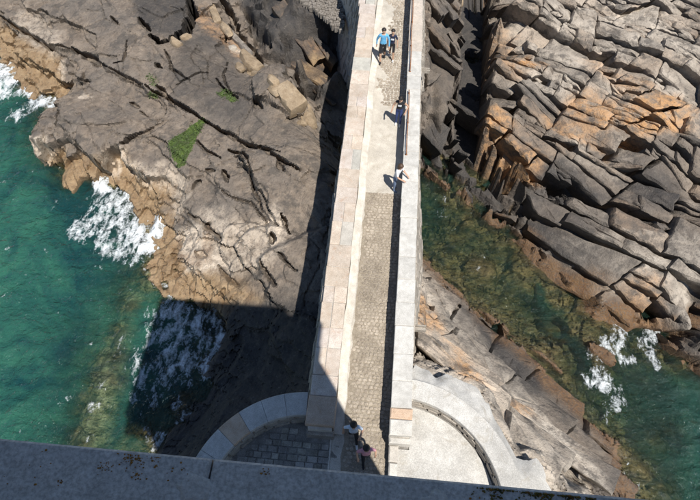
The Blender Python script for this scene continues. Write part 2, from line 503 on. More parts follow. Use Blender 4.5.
# ------------------------------------------------------------------ terrain: surveyed heights
HEIGHTS = [
    # open sea bed, west
    (0, 150, -13), (0, 300, -13), (0, 440, -13), (50, 250, -12.5), (60, 350, -12), (55, 440, -11.8), (30, 200, -12.5), (15, 120, -10.5), (0, 100, -9.5),
    (100, 400, -7.95), (92, 440, -7.95), (116, 362, -8.1), (128, 315, -8.1), (138, 288, -7.95), (80, 420, -10), (120, 420, -10), (145, 350, -10), (108, 320, -11), (118, 290, -10.5),
    (160, 330, -10), (185, 340, -9.6), (150, 400, -10.5), (125, 445, -10), (190, 372, -9), (120, 220, -9.6), (100, 212, -10), (140, 245, -8.9), (112, 255, -10.8), (124, 200, -8.2),
    (75, 195, -9.5), (60, 185, -9.0), (25, 140, -11),
    # water's edge, west
    (8, 72, SEA), (24, 86, SEA), (42, 96, SEA), (62, 98, SEA), (36, 130, -9), (36, 155, -9), (52, 176, -8.4), (75, 174, -7.9), (100, 179, -7.4), (117, 186, -7.4), (132, 189, -7.5),
    (133, 213, -7.55), (150, 211, -7.3), (166, 216, -7.1), (150, 253, -7.5), (145, 272, -7.7), (155, 294, -7.6), (200, 306, -7.5), (224, 318, -7.6), (222, 342, -7.6), (206, 375, -7.6), (190, 396, -7.6), (153, 426, -7.6), (136, 452, -7.6),
    # west rocks
    (20, 52, -6.9), (40, 80, -6.9), (55, 85, -6.8), (0, 45, -7.3), (0, 22, -6.4), (20, 22, -5.7), (50, 40, -5.4), (30, 8, -5.2), (0, 2, -6.2),
    (85, 48, -4.8), (60, 18, -4.9), (100, 20, -4.3), (130, 60, -4.2), (150, 10, -3.8), (160, 70, -4), (205, 8, -3.9), (215, 62, -3.8), (205, 100, -3.8), (180, 85, -4), (240, 100, -3.6), (228, 35, -4.3),
    (90, 75, -5.2), (75, 88, -5.4), (120, 92, -4.9), (160, 112, -4.5), (62, 118, -5.7), (50, 140, -6.0), (58, 160, -6.1), (85, 135, -5.5), (100, 158, -5.8), (120, 140, -5.3), (135, 165, -5.6), (150, 140, -4.9),
    (160, 170, -5.3), (175, 150, -4.8), (185, 180, -5.1), (200, 140, -4.4), (220, 130, -4.1), (250, 125, -3.6), (280, 130, -3.2), (306, 140, -2.9), (318, 162, -2.8), (240, 170, -3.9), (280, 180, -3.3), (315, 200, -2.8),
    (210, 205, -4.7), (250, 220, -3.9), (290, 230, -3.2), (318, 250, -2.8), (260, 260, -4), (290, 275, -3.5), (308, 295, -3.3), (130, 178, -6.8), (150, 196, -6.7), (165, 200, -6.4), (140, 205, -7.1), (176, 215, -6.1),
    (180, 240, -6.1), (165, 260, -6.8), (200, 260, -5.5), (190, 285, -6.4), (222, 282, -5.3), (235, 250, -4.6), (170, 282, -7),
    (240, 312, -5.7), (270, 320, -4.6), (300, 330, -3.9), (235, 340, -6.3), (260, 350, -5.3), (290, 365, -4.3), (225, 376, -6.8), (240, 390, -5.6), (210, 410, -6.2), (180, 425, -6.7), (168, 450, -6.9), (200, 440, -5.6), (280, 385, -4), (310, 372, -3.4),
    # gully under the bridge, west side
    (245, 16, -4.5), (258, 46, -4.9), (281, 88, -5.6), (305, 109, -6.6), (322, 118, -7.8), (335, 122, -8.3), (268, 84, -5.2), (252, 66, -4.8), (262, 28, -3.3), (280, 55, -3.3), (305, 88, -3.8), (315, 125, -6.6), (325, 135, -5),
    (258, 4, -3.2), (275, 30, -3.1), (300, 20, -2.8), (300, 60, -3.0), (318, 78, -3.3), (335, 60, -3.0), (310, 5, -2.6), (326, 95, -4.4), (340, 92, -4.2),
    # channel, east side
    (430, 200, -8.9), (432, 240, -8.8), (442, 222, -9.1), (460, 238, -8.6), (470, 252, -8.5), (500, 256, -8.3), (512, 290, -8.4), (500, 312, -8.2), (540, 345, -8.2), (535, 300, -8.4), (560, 356, -8.3), (580, 380, -8.8), (600, 402, -9.4), (650, 400, -10.3),
    (650, 450, -10.3), (700, 430, -11), (690, 400, -11), (645, 350, -9.3), (662, 345, -9.3), (630, 345, -8.9), (700, 490, -11), (630, 430, -9.5), (645, 480, -8.9), (660, 470, -9.3),
    (548, 290, -7.8), (570, 318, -7.58), (590, 342, -7.42), (606, 368, -7.45), (600, 330, -8.1), (575, 305, -8.1), (615, 360, -8.3),
    (455, 205, -8.1), (475, 217, -8.0), (500, 240, -8), (525, 260, -7.9), (545, 275, -7.8),
    (442, 184, -7.5), (470, 204, -7.4), (495, 222, -7.4), (520, 240, -7.3), (540, 262, -7.3), (560, 282, -7.3), (585, 303, -7.4), (610, 322, -7.5), (632, 326, -7.5), (652, 326, -7.5),
    (490, 196, -6.2), (520, 210, -5.9), (550, 216, -5.5), (550, 240, -6.2), (580, 250, -5.8), (600, 230, -5.2), (600, 290, -6.3), (640, 260, -5.3), (630, 300, -6.4), (645, 314, -6.9), (690, 260, -4.9), (680, 290, -5.4), (690, 310, -5.8), (700, 326, -6.3),
    (665, 336, -6.9), (700, 350, -6.3), (690, 366, -7.2), (700, 386, -8), (680, 365, -8), (735, 360, -6), (740, 300, -5), (740, 400, -9),
    (500, 165, -5), (520, 150, -4.2), (510, 115, -4), (540, 180, -5.2), (560, 160, -4.3), (600, 180, -4.6), (640, 200, -4.8), (690, 215, -4.6), (560, 110, -3.5), (610, 130, -3), (660, 150, -3), (700, 140, -2.8), (520, 60, -3.2),
    (560, 60, -2.6), (610, 70, -2.2), (650, 80, -1.8), (700, 80, -1.6), (510, 10, -2.6), (560, 10, -2), (620, 10, -1.5), (690, 10, -1), (740, 180, -3), (740, 60, -1), (560, -40, -1.4), (660, -40, -.5),
    (487, 15, -7.2), (474, 15, -7.2), (484, 60, -7.2), (470, 60, -7.2), (483, 100, -7.3), (468, 100, -7.2), (468, 132, -7.2), (486, -30, -7), (474, -30, -7), (494.5, 15, -3.5), (494.5, 60, -3.5), (494, 100, -3.9), (494.5, -30, -3.4), (458, 20, -3.4), (459, 60, -3.6),
    (440, 20, -3), (445, 60, -3.2), (440, 90, -3.6), (456, 92, -4), (436, 112, -4.6), (440, 140, -5.9), (462, 120, -5.4), (466, 166, -6), (482, 172, -5.8), (432, 168, -7), (445, -20, -2.4),
    # rocks east of the tower
    (428, 266, -6.9), (445, 283, -7.1), (470, 308, -7.2), (500, 335, -7.3), (540, 366, -7.4), (575, 400, -7.4), (600, 426, -7.4), (617, 442, -7.4), (632, 470, -7.5), (640, 492, -7.6),
    (430, 300, -4), (440, 320, -3.5), (470, 340, -4.7), (500, 360, -5.2), (440, 350, -1.8), (470, 366, -1.3), (510, 380, -4), (530, 400, -4.6), (560, 420, -5.1), (489, 404, .08), (473, 382, .05), (445, 372, -.1), (420, 366, -.2), (540, 455, -.3), (508, 442, .08), (525, 425, -1.9), (565, 465, -3.0), (590, 440, -5.7), (602, 470, -6.3),
    (552, 484, -.8), (530, 470, -.5), (575, 500, -2.2), (610, 505, -6.5),
]


def relief(a, b, z):
    """the east rock is a low broken ledge: gentle rise away from the channel"""
    if a > 495 and b < 235 and z > -6.4: return -6.4 + (z + 6.4) * 0.72
    return z


HEIGHTS = [(a, b, relief(a, b, z)) for a, b, z in HEIGHTS]
CTRL = [(*at(a, b, z), z) for a, b, z in HEIGHTS]
CTRL += [(0, 8, -3.2), (0, 11, -3.6), (0.3, 13.6, -5.5), (0.6, 16, -8.6), (-.4, 19, -8.4), (-1, 22, -8.2), (0.4, 22.5, -6), (0, 25, -3), (0, 30, -1.8), (0, 3, -2.5), (0, -4, -3), (4, -3, -3.5), (-4, -3, -4.5), (-9, -3, -9), (9, -3, -7.5),
         (-30, 10, -14), (-60, 0, -15), (-60, 40, -14), (-34, 26, -9), (-34, 38, -4), (-20, 38, -2.5), (-10, 36, -1.5), (0, 40, -.8), (14, 38, 0), (30, 30, -1), (30, 12, -7), (24, 2, -12), (40, -10, -15), (0, -25, -14), (-25, -15, -14), (-20, -4, -13),
         (-40, 70, 1.5), (0, 70, 2), (40, 60, 2), (70, 30, -6), (90, 0, -15), (-110, 60, -10), (-110, -60, -16), (110, -60, -16), (0, -90, -16), (110, 110, 5), (-110, 110, 3), (0, 110, 4)]
_cp = np.array(CTRL)
_K = np.sqrt(((_cp[:, None, :2] - _cp[None, :, :2]) ** 2).sum(-1) + 0.35 ** 2)
_w = np.linalg.solve(_K + np.eye(len(_cp)) * -0.02, _cp[:, 2] + 5.0)


def base_h(X, Y):
    X, Y = np.asarray(X, float), np.asarray(Y, float)
    sh = X.shape
    xf, yf = X.ravel(), Y.ravel()
    out = np.empty(len(xf))
    for i in range(0, len(xf), 60000):
        a, b = xf[i:i + 60000, None].astype(np.float32), yf[i:i + 60000, None].astype(np.float32)
        k = np.sqrt((a - _cp[None, :, 0].astype(np.float32)) ** 2 + (b - _cp[None, :, 1].astype(np.float32)) ** 2 + np.float32(0.1225))
        out[i:i + 60000] = k @ _w.astype(np.float32)
    return out.reshape(sh) - 5.0


def ground(ix, iy):
    """photo point to the place on the surveyed rock"""
    z = -4.5
    for _ in range(8):
        x, y = at(ix, iy, z)
        z = 0.5 * z + 0.5 * float(base_h(np.array([x]), np.array([y]))[0])
    return at(ix, iy, z)


def trace(pts):
    return [ground(a, b) for a, b in pts]


xs = axis(-27.5, 21, 0.06, -130, 130)
ys = axis(0.5, 33, 0.06, -90, 130)
GX, GY = np.meshgrid(xs, ys)
H = base_h(GX, GY)
H0 = H.copy()
WX = GX + 0.22 * fbm(GX * 0.9, GY * 0.9, 5, 3) + 0.06 * fbm(GX * 4, GY * 4, 6, 2)
WY = GY + 0.22 * fbm(GX * 0.9, GY * 0.9, 9, 3) + 0.06 * fbm(GX * 4, GY * 4, 10, 2)


def window(pts, pad):
    px, py = [p[0] for p in pts], [p[1] for p in pts]
    i0, i1 = np.searchsorted(xs, [min(px) - pad, max(px) + pad])
    j0, j1 = np.searchsorted(ys, [min(py) - pad, max(py) + pad])
    return slice(j0, j1), slice(i0, i1)


def mask_poly(pts, soft=0.15, warp=1.0):
    p = trace(pts)
    w = window(p, 1.5)
    m = np.zeros(GX.shape)
    X, Y = GX[w] + (WX - GX)[w] * warp, GY[w] + (WY - GY)[w] * warp
    ins = in_poly(X, Y, p)
    d, _, _ = line_dist(X, Y, p + [p[0]])
    m[w] = sstep(-soft, soft, np.where(ins, d, -d))
    return m


def mask_line(pts, rad, soft=0.5, warp=1.5):
    p = trace(pts)
    if len(p) == 1:
        p = [p[0], (p[0][0] + .01, p[0][1])]
    w = window(p, rad * 2 + 1)
    m = np.zeros(GX.shape)
    X, Y = GX[w] + (WX - GX)[w] * warp, GY[w] + (WY - GY)[w] * warp
    d, _, _ = line_dist(X, Y, p)
    m[w] = 1 - sstep(rad * (1 - soft), rad * (1 + soft), d)
    return m


def crack(pts, width, depth, warp=0.8):
    width, depth = width * 1.35, depth * 1.5
    p = trace(pts)
    w = window(p, width * 3 + 1)
    X, Y = BX[w], BY[w]
    d, _, t = line_dist(X, Y, p)
    width = width * (0.2 + 0.8 * np.clip(np.sin(np.pi * np.clip(t, .02, .98)), 0, 1)) * np.clip(1 + 1.1 * fbm(GX[w] * 1.6, GY[w] * 1.6, 333, 2), .35, 1.8)
    H[w] -= depth * (1 - sstep(0.45, 1.0, d / width))


def step(pts, h, L, warp=0.8, blend=0.07):
    """raise the ground on the left of the line by h, fading over L metres"""
    p = trace(pts)
    w = window(p, L * 3)
    X, Y = GX[w] + (WX - GX)[w] * warp, GY[w] + (WY - GY)[w] * warp
    d, s, t = line_dist(X, Y, p)
    sd_ = d * s
    end = sstep(0, 0.12, t) * sstep(0, 0.12, 1 - t)
    H[w] += h * end * sstep(-blend, blend, sd_) * np.exp(-(d / L) ** 1.5)


def pit(pts, depth, soft=0.12):
    global H
    H = H - depth * mask_poly(pts, soft)


# regions of different rock character
east_hi = sstep(-.5, .5, (WX - 2.0) * 0.9 + (WY - 14.5) * 0.55) * (WX > 1)
shelf = mask_poly([(440, 165), (480, 180), (560, 200), (640, 226), (700, 240), (700, 330), (650, 326), (585, 305), (540, 264), (490, 222), (450, 195)], 0.5)
rough = np.clip(east_hi - 0.75 * shelf, 0, 1)
near_e = ((WX > 1.2) & (WY < 15) & (rough < .5)).astype(float)
dark_slab = mask_poly([(236, -20), (246, 18), (264, 42), (284, 68), (308, 95), (330, 112), (350, 110), (355, -20)], 0.3)

# strata frame: u along the beds, v across them
A = R(-36)
BX = GX + 0.13 * fbm(GX * 0.7, GY * 0.7, 5, 2) + .012 * fbm(GX * 6, GY * 6, 7, 2)
BY = GY + 0.13 * fbm(GX * 0.7, GY * 0.7, 9, 2) + .012 * fbm(GX * 6, GY * 6, 8, 2)
U = BX * math.cos(A) + BY * math.sin(A)
V = -BX * math.sin(A) + BY * math.cos(A)

# broad undulation and bedding
H += 0.16 * fbm(GX * 0.35, GY * 0.35, 3, 4)
H += (0.05 + 0.04 * rough + 0.02 * near_e) * fbm(U * 0.5, V * 1.6, 21, 4)

def sample(A_, X, Y):
    i = np.clip(np.searchsorted(xs, X), 0, len(xs) - 1)
    j = np.clip(np.searchsorted(ys, Y), 0, len(ys) - 1)
    return A_[j, i]


def facet(weight, lu, lv, keep, amp, tilt, gap, gw, seed, cheb=0.4):
    """break the rock into jointed blocks: each takes the level of its middle, with its own tilt, and a gap round it"""
    global H
    f1, f2, idh, ox, oy = worley(U / lu, V / lv, seed, cheb)
    cu, cv = (U / lu - ox) * lu, (V / lv - oy) * lv
    hc = sample(H, cu * math.cos(A) - cv * math.sin(A), cu * math.sin(A) + cv * math.cos(A))
    hc = H + np.clip(hc - H, -0.55, 0.55)
    r2, r3 = np.modf(idh * 57.31)[0], np.modf(idh * 131.7)[0]
    opn = 0.3 + 0.7 * sstep(0.3, 0.7, np.modf(idh * 17.7)[0])
    blk = hc + keep * (H - hc) + amp * (idh - .5) + tilt * (ox * lu * (r2 - .5) + oy * lv * (r3 - .4))
    blk -= gap * opn * (1 - sstep(0.0, gw, f2 - f1))
    H = H + weight * (blk - H)


Hb = H.copy()
west = (WX < -1).astype(float) * (1 - dark_slab)
# jointed ledges of the east rock
facet(rough, 3.4, 1.5, 0.45, 0.4, 0.2, 0.7, 0.05, 41)
facet(rough, 1.5, 0.7, 0.45, 0.26, 0.3, 0.5, 0.07, 52)
facet(rough, 0.6, 0.32, 0.55, 0.07, 0.2, 0.12, 0.1, 63)
# massive slabs of the west rock
facet(west, 4.4, 2.0, 0.5, 0.36, 0.13, 0.18, 0.03, 77)
facet(west, 1.9, 0.9, 0.65, 0.13, 0.12, 0.04, 0.03, 78)
facet(west, 0.6, 0.32, 0.75, 0.03, 0.08, 0.03, 0.1, 79)
coast = west * (1 - sstep(-6.4, -5.2, Hb)) * sstep(-9, -8, Hb)
facet(coast, 1.5, .8, .3, .2, .2, .25, .06, 80)
facet(coast, .6, .35, .45, .08, .2, .1, .1, 81)
facet(dark_slab, 3.0, 1.8, 0.5, 0.15, 0.1, 0.2, 0.05, 84)
facet(dark_slab, 0.9, 0.5, 0.6, 0.08, 0.1, 0.1, 0.08, 85)
# the low shelf by the channel and the rock at the foot of the tower
smooth_e = mask_poly([(470, 375), (500, 372), (540, 395), (560, 420), (560, 460), (520, 470), (490, 415)], .6)
sn = np.clip(shelf + near_e, 0, 1) * (1 - rough) * (1 - .75 * smooth_e)
facet(sn, 3.4, 1.3, 0.4, 0.16, 0.1, 0.45, 0.05, 91)
facet(sn, 1.4, 0.6, 0.6, 0.10, 0.1, 0.2, 0.07, 92)
facet(sn, 0.5, 0.28, 0.7, 0.04, 0.1, 0.05, 0.12, 93)

# --- traced edges, west
step([(70, 92), (66, 98), (47, 122), (41, 150), (49, 168), (63, 167), (80, 153), (92, 164), (110, 174), (112, 160), (124, 152), (127, 168), (138, 176), (150, 185), (165, 181), (178, 188)], 0.75, 1.6)
step([(-10, 12), (25, 31), (50, 48), (85, 57)], 0.35, 1.2)
step([(85, 57), (110, 69), (135, 82), (165, 97)], 0.06, 1.0)
step([(165, 97), (205, 121), (240, 140), (275, 157), (310, 172)], 0.14, 1.2)
step([(262, 275), (259, 257), (272, 247), (295, 235), (322, 222)], -0.5, 1.6)
step([(45, 130), (85, 134), (108, 131), (138, 126)], 0.22, .8)
step([(330, 113), (308, 96), (284, 70), (264, 44), (246, 18), (236, -10)], -0.01, .5)
for pts, wd, dp in (
    ([(0, 17), (25, 33), (50, 49), (75, 52)], .09, .35), ([(75, 50), (95, 60), (108, 69)], .16, .5), ([(108, 69), (125, 78), (145, 86)], .06, .3),
    ([(145, 86), (165, 97), (205, 121)], .1, .45), ([(205, 121), (235, 136), (275, 157), (300, 168)], .12, .4),
    ([(137, 18), (150, 30)], .14, .5), ([(150, 33), (160, 39), (172, 32), (182, 27), (188, 12), (190, -8)], .3, 1.3),
    ([(128, 42), (126, 52), (123, 63), (112, 66)], .06, .3), ([(154, 62), (162, 66)], .1, .4), ([(156, 84), (170, 99)], .1, .4), ([(112, 18), (118, 26)], .08, .3),
    ([(228, 148), (243, 155), (247, 162)], .14, .4), ([(222, 170), (228, 181)], .12, .4), ([(193, 190), (197, 183), (203, 182)], .12, .3), ([(247, 162), (252, 178), (257, 195), (262, 210)], .05, .25),
    ([(196, 143), (210, 154), (222, 158)], .07, .3), ([(206, 171), (215, 172)], .07, .25), ([(252, 98), (262, 106)], .14, .4), ([(278, 160), (284, 172)], .1, .35),
    ([(270, 230), (272, 242)], .17, .6), ([(280, 208), (285, 218), (289, 230)], .08, .4), ([(260, 258), (262, 268), (278, 286)], .08, .4), ([(275, 250), (288, 262), (298, 271)], .06, .3),
    ([(188, 215), (205, 224), (222, 239)], .07, .3), ([(205, 224), (208, 228)], .18, .35), ([(195, 248), (206, 254)], .14, .25), ([(214, 258), (226, 272), (238, 285)], .05, .25), ([(170, 262), (173, 268)], .13, .25),
    ([(160, 278), (165, 284)], .1, .2), ([(168, 250), (174, 253)], .12, .25), ([(220, 286), (226, 291)], .13, .25), ([(220, 190), (250, 200), (262, 214), (268, 224)], .05, .2),
    ([(62, 118), (64, 132), (60, 140)], .05, .2), ([(140, 112), (150, 118)], .05, .2), ([(84, 82), (86, 74)], .08, .25), ([(130, 104), (138, 108)], .12, .25), ([(245, 140), (262, 150), (280, 152)], .05, .2),
    ([(228, 60), (222, 75), (232, 92)], .05, .2), ([(176, 85), (200, 72), (210, 68)], .05, .2), ([(165, 50), (172, 68), (190, 80)], .05, .25), ([(214, 75), (226, 88), (238, 98)], .07, .3),
    # dark slab
    ([(278, 28), (284, 35), (290, 41)], .22, .5), ([(246, 14), (256, 28), (270, 46)], .28, .6), ([(230, 22), (240, 34), (262, 58)], .16, .4), ([(282, 66), (296, 82), (312, 98)], .3, .6), ([(322, 74), (321, 88)], .06, .35),
    ([(285, 24), (300, 32), (316, 40)], .1, .3), ([(298, 58), (318, 54), (332, 52)], .06, .2), ([(212, 5), (222, 22), (226, 40)], .12, .4), ([(216, -5), (232, 14), (238, 30)], .2, .6),
):
    crack(pts, wd, dp)
# --- traced edges, east
for pts, wd, dp in (
    ([(420, 128), (440, 160), (462, 172), (485, 181), (515, 192), (550, 199), (590, 207), (622, 216), (650, 228), (690, 236)], .5, .8), ([(622, 214), (624, 224), (623, 233)], .3, 1.2),
    ([(478, -10), (478, 30), (474, 70), (472, 100), (470, 130)], .8, .3), ([(488, -5), (496, 6)], .5, 1.6), ([(456, 80), (450, 110), (452, 140), (455, 165)], .35, 1.5), ([(432, 104), (431, 125), (432, 150)], .3, 1.2),
    ([(470, 135), (485, 145), (500, 162), (520, 178)], .6, 1.8), ([(508, 108), (506, 128), (502, 148), (494, 158)], .3, 1.4), ([(534, 162), (548, 172), (562, 182), (575, 190)], .4, 1.3),
    ([(642, 235), (654, 248), (659, 262), (665, 278), (668, 288)], .13, .7), ([(662, 285), (660, 300), (666, 316)], .5, 1.6), ([(676, 235), (684, 246), (700, 262)], .1, .5),
    ([(540, 112), (560, 120), (585, 126), (605, 140)], .2, .9), ([(605, 140), (608, 165), (612, 185)], .12, .8), ([(628, 145), (629, 185)], .12, .7), ([(566, 122), (600, 128), (640, 140), (662, 142), (690, 150)], .22, 1.0),
    ([(500, 28), (520, 42), (536, 50)], .4, 1.2), ([(530, 32), (545, 52), (556, 62)], .38, 1.1), ([(592, -5), (593, 20), (600, 38), (612, 35)], .4, 1.5), ([(626, 22), (636, 28)], .3, .9), ([(640, 12), (656, 20), (668, 36)], .22, .9),
    ([(568, 38), (582, 42), (590, 44)], .22, .8), ([(650, 50), (662, 60), (670, 62)], .3, .9), ([(618, 62), (628, 76), (645, 82)], .4, 1.2), ([(645, 88), (662, 96), (672, 98)], .32, 1.0), ([(650, 104), (655, 118), (658, 132)], .5, 1.2),
    ([(584, 76), (600, 84), (612, 88)], .18, .7), ([(560, 100), (580, 106), (590, 112)], .2, .8), ([(488, 110), (500, 98), (520, 108)], .25, .9), ([(500, 75), (510, 90), (522, 96)], .18, .8), ([(534, 84), (552, 90), (566, 98)], .22, .8),
    ([(518, 190), (516, 202), (512, 210)], .2, .9), ([(532, 214), (530, 224), (536, 240), (540, 258)], .25, .9), ([(574, 262), (577, 274)], .25, .8), ([(586, 268), (588, 280), (584, 290)], .35, 1.0), ([(545, 232), (552, 240)], .15, .6),
    ([(505, 204), (520, 214), (535, 220)], .18, .7), ([(480, 195), (500, 202), (512, 212)], .25, .9), ([(500, 222), (510, 230), (524, 234)], .2, .6), ([(556, 270), (548, 280)], .12, .5), ([(570, 285), (590, 294)], .12, .4),
    ([(670, 340), (678, 352), (690, 362)], .14, .6), ([(684, 334), (698, 344)], .1, .4), ([(600, 300), (612, 296), (622, 292)], .08, .3),
    # near the tower
    ([(440, 298), (446, 312), (455, 318)], .16, .7), ([(458, 322), (470, 319), (478, 320)], .2, .6), ([(478, 318), (490, 330), (500, 325)], .22, .8), ([(478, 346), (486, 352), (492, 349)], .16, .6), ([(512, 338), (510, 348)], .1, .5),
    ([(430, 334), (440, 330), (448, 324)], .14, .6), ([(449, 352), (452, 358)], .16, .5), ([(458, 344), (462, 358)], .12, .5), ([(540, 390), (548, 393)], .2, .6), ([(460, 332), (485, 352), (510, 372), (540, 392), (556, 408)], .08, .5),
    ([(572, 462), (588, 452), (598, 440), (606, 434)], .32, 1.0), ([(536, 448), (552, 440), (566, 432), (572, 428)], .06, .4), ([(560, 408), (556, 420), (566, 432), (580, 455)], .06, .4), ([(595, 400), (606, 412), (612, 424)], .1, .3),
    ([(533, 293), (545, 318), (560, 335), (575, 352), (580, 372)], .45, .8),
):
    crack(pts, wd, dp)
step([(690, 236), (640, 226), (590, 206), (550, 198), (515, 191), (485, 180), (462, 171)], -0.25, 1.2)
step([(700, 395), (680, 362), (665, 338), (657, 328)], -0.6, 1.5)
step([(470, 302), (500, 330), (545, 362), (580, 398), (605, 428)], 0.35, .8)

# domes: boulders lying in the channel
for (ix, iy, r_, top) in ((482, 267, 1.0, -7.62), (455, 243, .55, -8.0), (522, 256, .8, -7.75), (515, 282, .6, -7.95), (470, 222, .7, -7.8), (447, 208, .6, -8.0), (498, 246, .5, -7.9), (530, 330, .7, -8.1), (505, 300, .6, -8.1), (556, 330, .5, -8.0),
                          (640, 470, .8, -7.7), (625, 455, .6, -7.65), (655, 440, .9, -8.3), (470, 282, .5, -8.0), (660, 490, .7, -8.0), (620, 335, .4, -7.7), (665, 352, .4, -7.8), (97, 410, 1.1, -7.8), (90, 440, 1.1, -7.8), (106, 386, 1.0, -7.8), (114, 362, .9, -7.85), (122, 336, .8, -7.9), (132, 306, .8, -7.9), (70, 180, .9, -8.2), (130, 300, .6, -8.2)):
    cx, cy_ = at(ix, iy, top)
    w = window([(cx, cy_)], r_ * 2)
    d = np.hypot(WX[w] - cx, WY[w] - cy_) / r_
    H[w] = np.maximum(H[w], top - .9 * d ** 2.6)
# bed for the cement apron
apron_edge = [(416, 363), (424, 368), (430, 371), (436, 378), (446, 372), (455, 376), (462, 380), (473, 382), (480, 390), (484, 398), (489, 404), (494, 416), (500, 426), (508, 442), (517, 457), (526, 459), (538, 456), (546, 468), (550, 484), (556, 500), (560, 515)]
ap = [at(a, b, .25) for a, b in apron_edge] + [(4.6, .3), (1.2, .3), (1.2, 5.2)]
ap_w = window(ap, 1)
ap_d, _, _ = line_dist(GX[ap_w], GY[ap_w], ap + [ap[0]])
ap_in = in_poly(GX[ap_w], GY[ap_w], ap)
H[ap_w] = np.where(ap_in, np.minimum(H[ap_w], 0.0), np.minimum(H[ap_w], .12 + .2 * ap_d))
no_lean = np.zeros(GX.shape)
no_lean[ap_w] = np.where(ap_in, 1, 1 - sstep(0, .8, ap_d))
# fine relief everywhere
H += 0.04 * fbm(GX * 2.2, GY * 2.2, 90, 5, 0.6)
H += (0.02 + 0.015 * rough) * fbm(U * 2.5, V * 6, 95, 3, 0.6)
H = np.where(mask_poly([(278, -30), (345, -30), (343, 34), (333, 31), (316, 16), (298, 4)], .1, 0) > .5, np.minimum(H, -2.62), H)
# keep the rock below the paved platform and inside the bridge
plat = ((GX > -5.2) & (GX < 5.2) & (GY < 5.2))
H = np.where(plat & (np.hypot(GX + 1.4, GY - 1.4) < 3.2) | plat & (np.hypot(GX - 1.0, GY - 1.9) < 3.35), np.minimum(H, -0.9), H)
H = np.where((abs(GX + .1) < 1.3) & (GY > 0), np.minimum(H, -1.6), H)

# the ravine by the bridge: sheer sides
rav = [at(a, b, -4.1) for a, b in ((463, -80), (494, -80), (492, 60), (489, 100), (485, 128), (502, 150), (522, 172), (506, 175), (482, 158), (466, 138), (462, 118), (460, 95), (463, 60))]
w = window(rav, .3)
H[w] = np.where(in_poly(GX[w] + .5 * (WX - GX)[w], GY[w] + .5 * (WY - GY)[w], rav), np.minimum(H[w], -7.1), H[w])
no_lean[w] = 1
# --- jointed block fields of the east shore: the bed under them is cut back, the blocks stand on it
BLOCK_ZONES = [
    ([(495, -60), (493, 60), (490, 100), (486, 128), (500, 158), (530, 176), (560, 190), (620, 210), (700, 230), (735, 236), (740, -60)], dict(area=(.04, 2.6), gap=.11, off=.28, tilt=.17, low=1.0, depth=1.7, seed=5)),
    ([(468, 181), (515, 194), (560, 204), (620, 220), (700, 244), (735, 250), (735, 338), (700, 330), (672, 322), (640, 322), (612, 317), (585, 299), (556, 276), (540, 256), (510, 230), (480, 206)], dict(area=(.7, 8.0), gap=.08, off=.12, tilt=.06, low=.8, depth=1.6, seed=8)),
    ([(424, -60), (462, -60), (460, 20), (461, 60), (458, 95), (466, 118), (468, 158), (478, 170), (466, 180), (440, 172), (428, 166), (424, 110)], dict(area=(.25, 3.4), gap=.16, off=.25, tilt=.12, low=1.0, depth=1.8, seed=12)),
    ([(423, 282), (442, 290), (470, 316), (500, 338), (540, 370), (575, 405), (600, 428), (612, 448), (604, 482), (566, 488), (556, 468), (542, 450), (520, 452), (510, 440), (492, 400), (478, 378), (445, 366), (420, 356)], dict(area=(.3, 5.0), gap=.07, off=.16, tilt=.07, low=1.0, depth=2.2, slope=.3, seed=17)),
]
BLOCK_ZONES.append(([(252, -60), (260, 10), (282, 50), (310, 86), (326, 98), (340, 92), (340, 45), (328, 32), (314, 18), (296, 6), (276, -60)], dict(area=(1.2, 8.0), gap=.06, off=.10, tilt=.05, low=.5, depth=1.4, seed=23)))
block_jobs = []
for pts, kw in BLOCK_ZONES:
    poly = trace(pts)
    w = window(poly, .3)
    d, _, _ = line_dist(GX[w], GY[w], poly + [poly[0]])
    ins = in_poly(GX[w], GY[w], poly)
    k_ = np.where(ins, sstep(0.0, .45, d), 0)
    H[w] = H[w] * (1 - k_) + np.minimum(H[w], Hb[w] - kw['low']) * k_
    block_jobs.append((poly, kw))

# --- colour zones of the rock, with some shade painted in
wl_h = np.maximum(H, Hb - .1) * (GX > 1.2) + H * (GX <= 1.2) + 0.35 * fbm(GX * 1.1, GY * 1.1, 120, 4)
Z = {}
Z['tan'] = np.clip((1 - sstep(-6.75, -6.1, wl_h)) * (WX < -1) * (WY > 9.5) + mask_poly([(0, 30), (48, 52), (62, 62), (66, 92), (50, 96), (20, 84), (0, 70)], .3)
                   + mask_poly([(100, 175), (128, 158), (150, 184), (176, 188), (172, 205), (150, 215), (132, 215), (130, 190)], .3)
                   + mask_poly([(150, 255), (168, 240), (182, 262), (215, 268), (240, 280), (262, 300), (160, 300), (146, 275)], .4), 0, 1)
Z['crust'] = np.clip(mask_poly([(172, 232), (185, 226), (205, 232), (208, 248), (230, 262), (205, 272), (182, 268), (180, 250)], .25) + 0.65 * mask_line([(205, 228), (235, 240), (262, 248), (266, 232)], .9)
                     + 0.8 * mask_line([(42, 148), (52, 167), (64, 166)], .22) + 0.75 * mask_line([(112, 172), (118, 176)], .25) + .7 * mask_line([(126, 158), (128, 167), (140, 176), (152, 182)], .25)
                     + 0.6 * mask_line([(163, 178), (178, 190), (182, 205)], .5) + .8 * mask_line([(83, 100), (92, 100)], .15) + .6 * mask_line([(62, 70), (66, 80)], .3) + .5 * mask_line([(20, 20), (55, 45)], .7)
                     + 0.5 * mask_line([(277, 205), (273, 225)], .3) + .8 * mask_line([(232, 48), (238, 50)], .25), 0, 1)
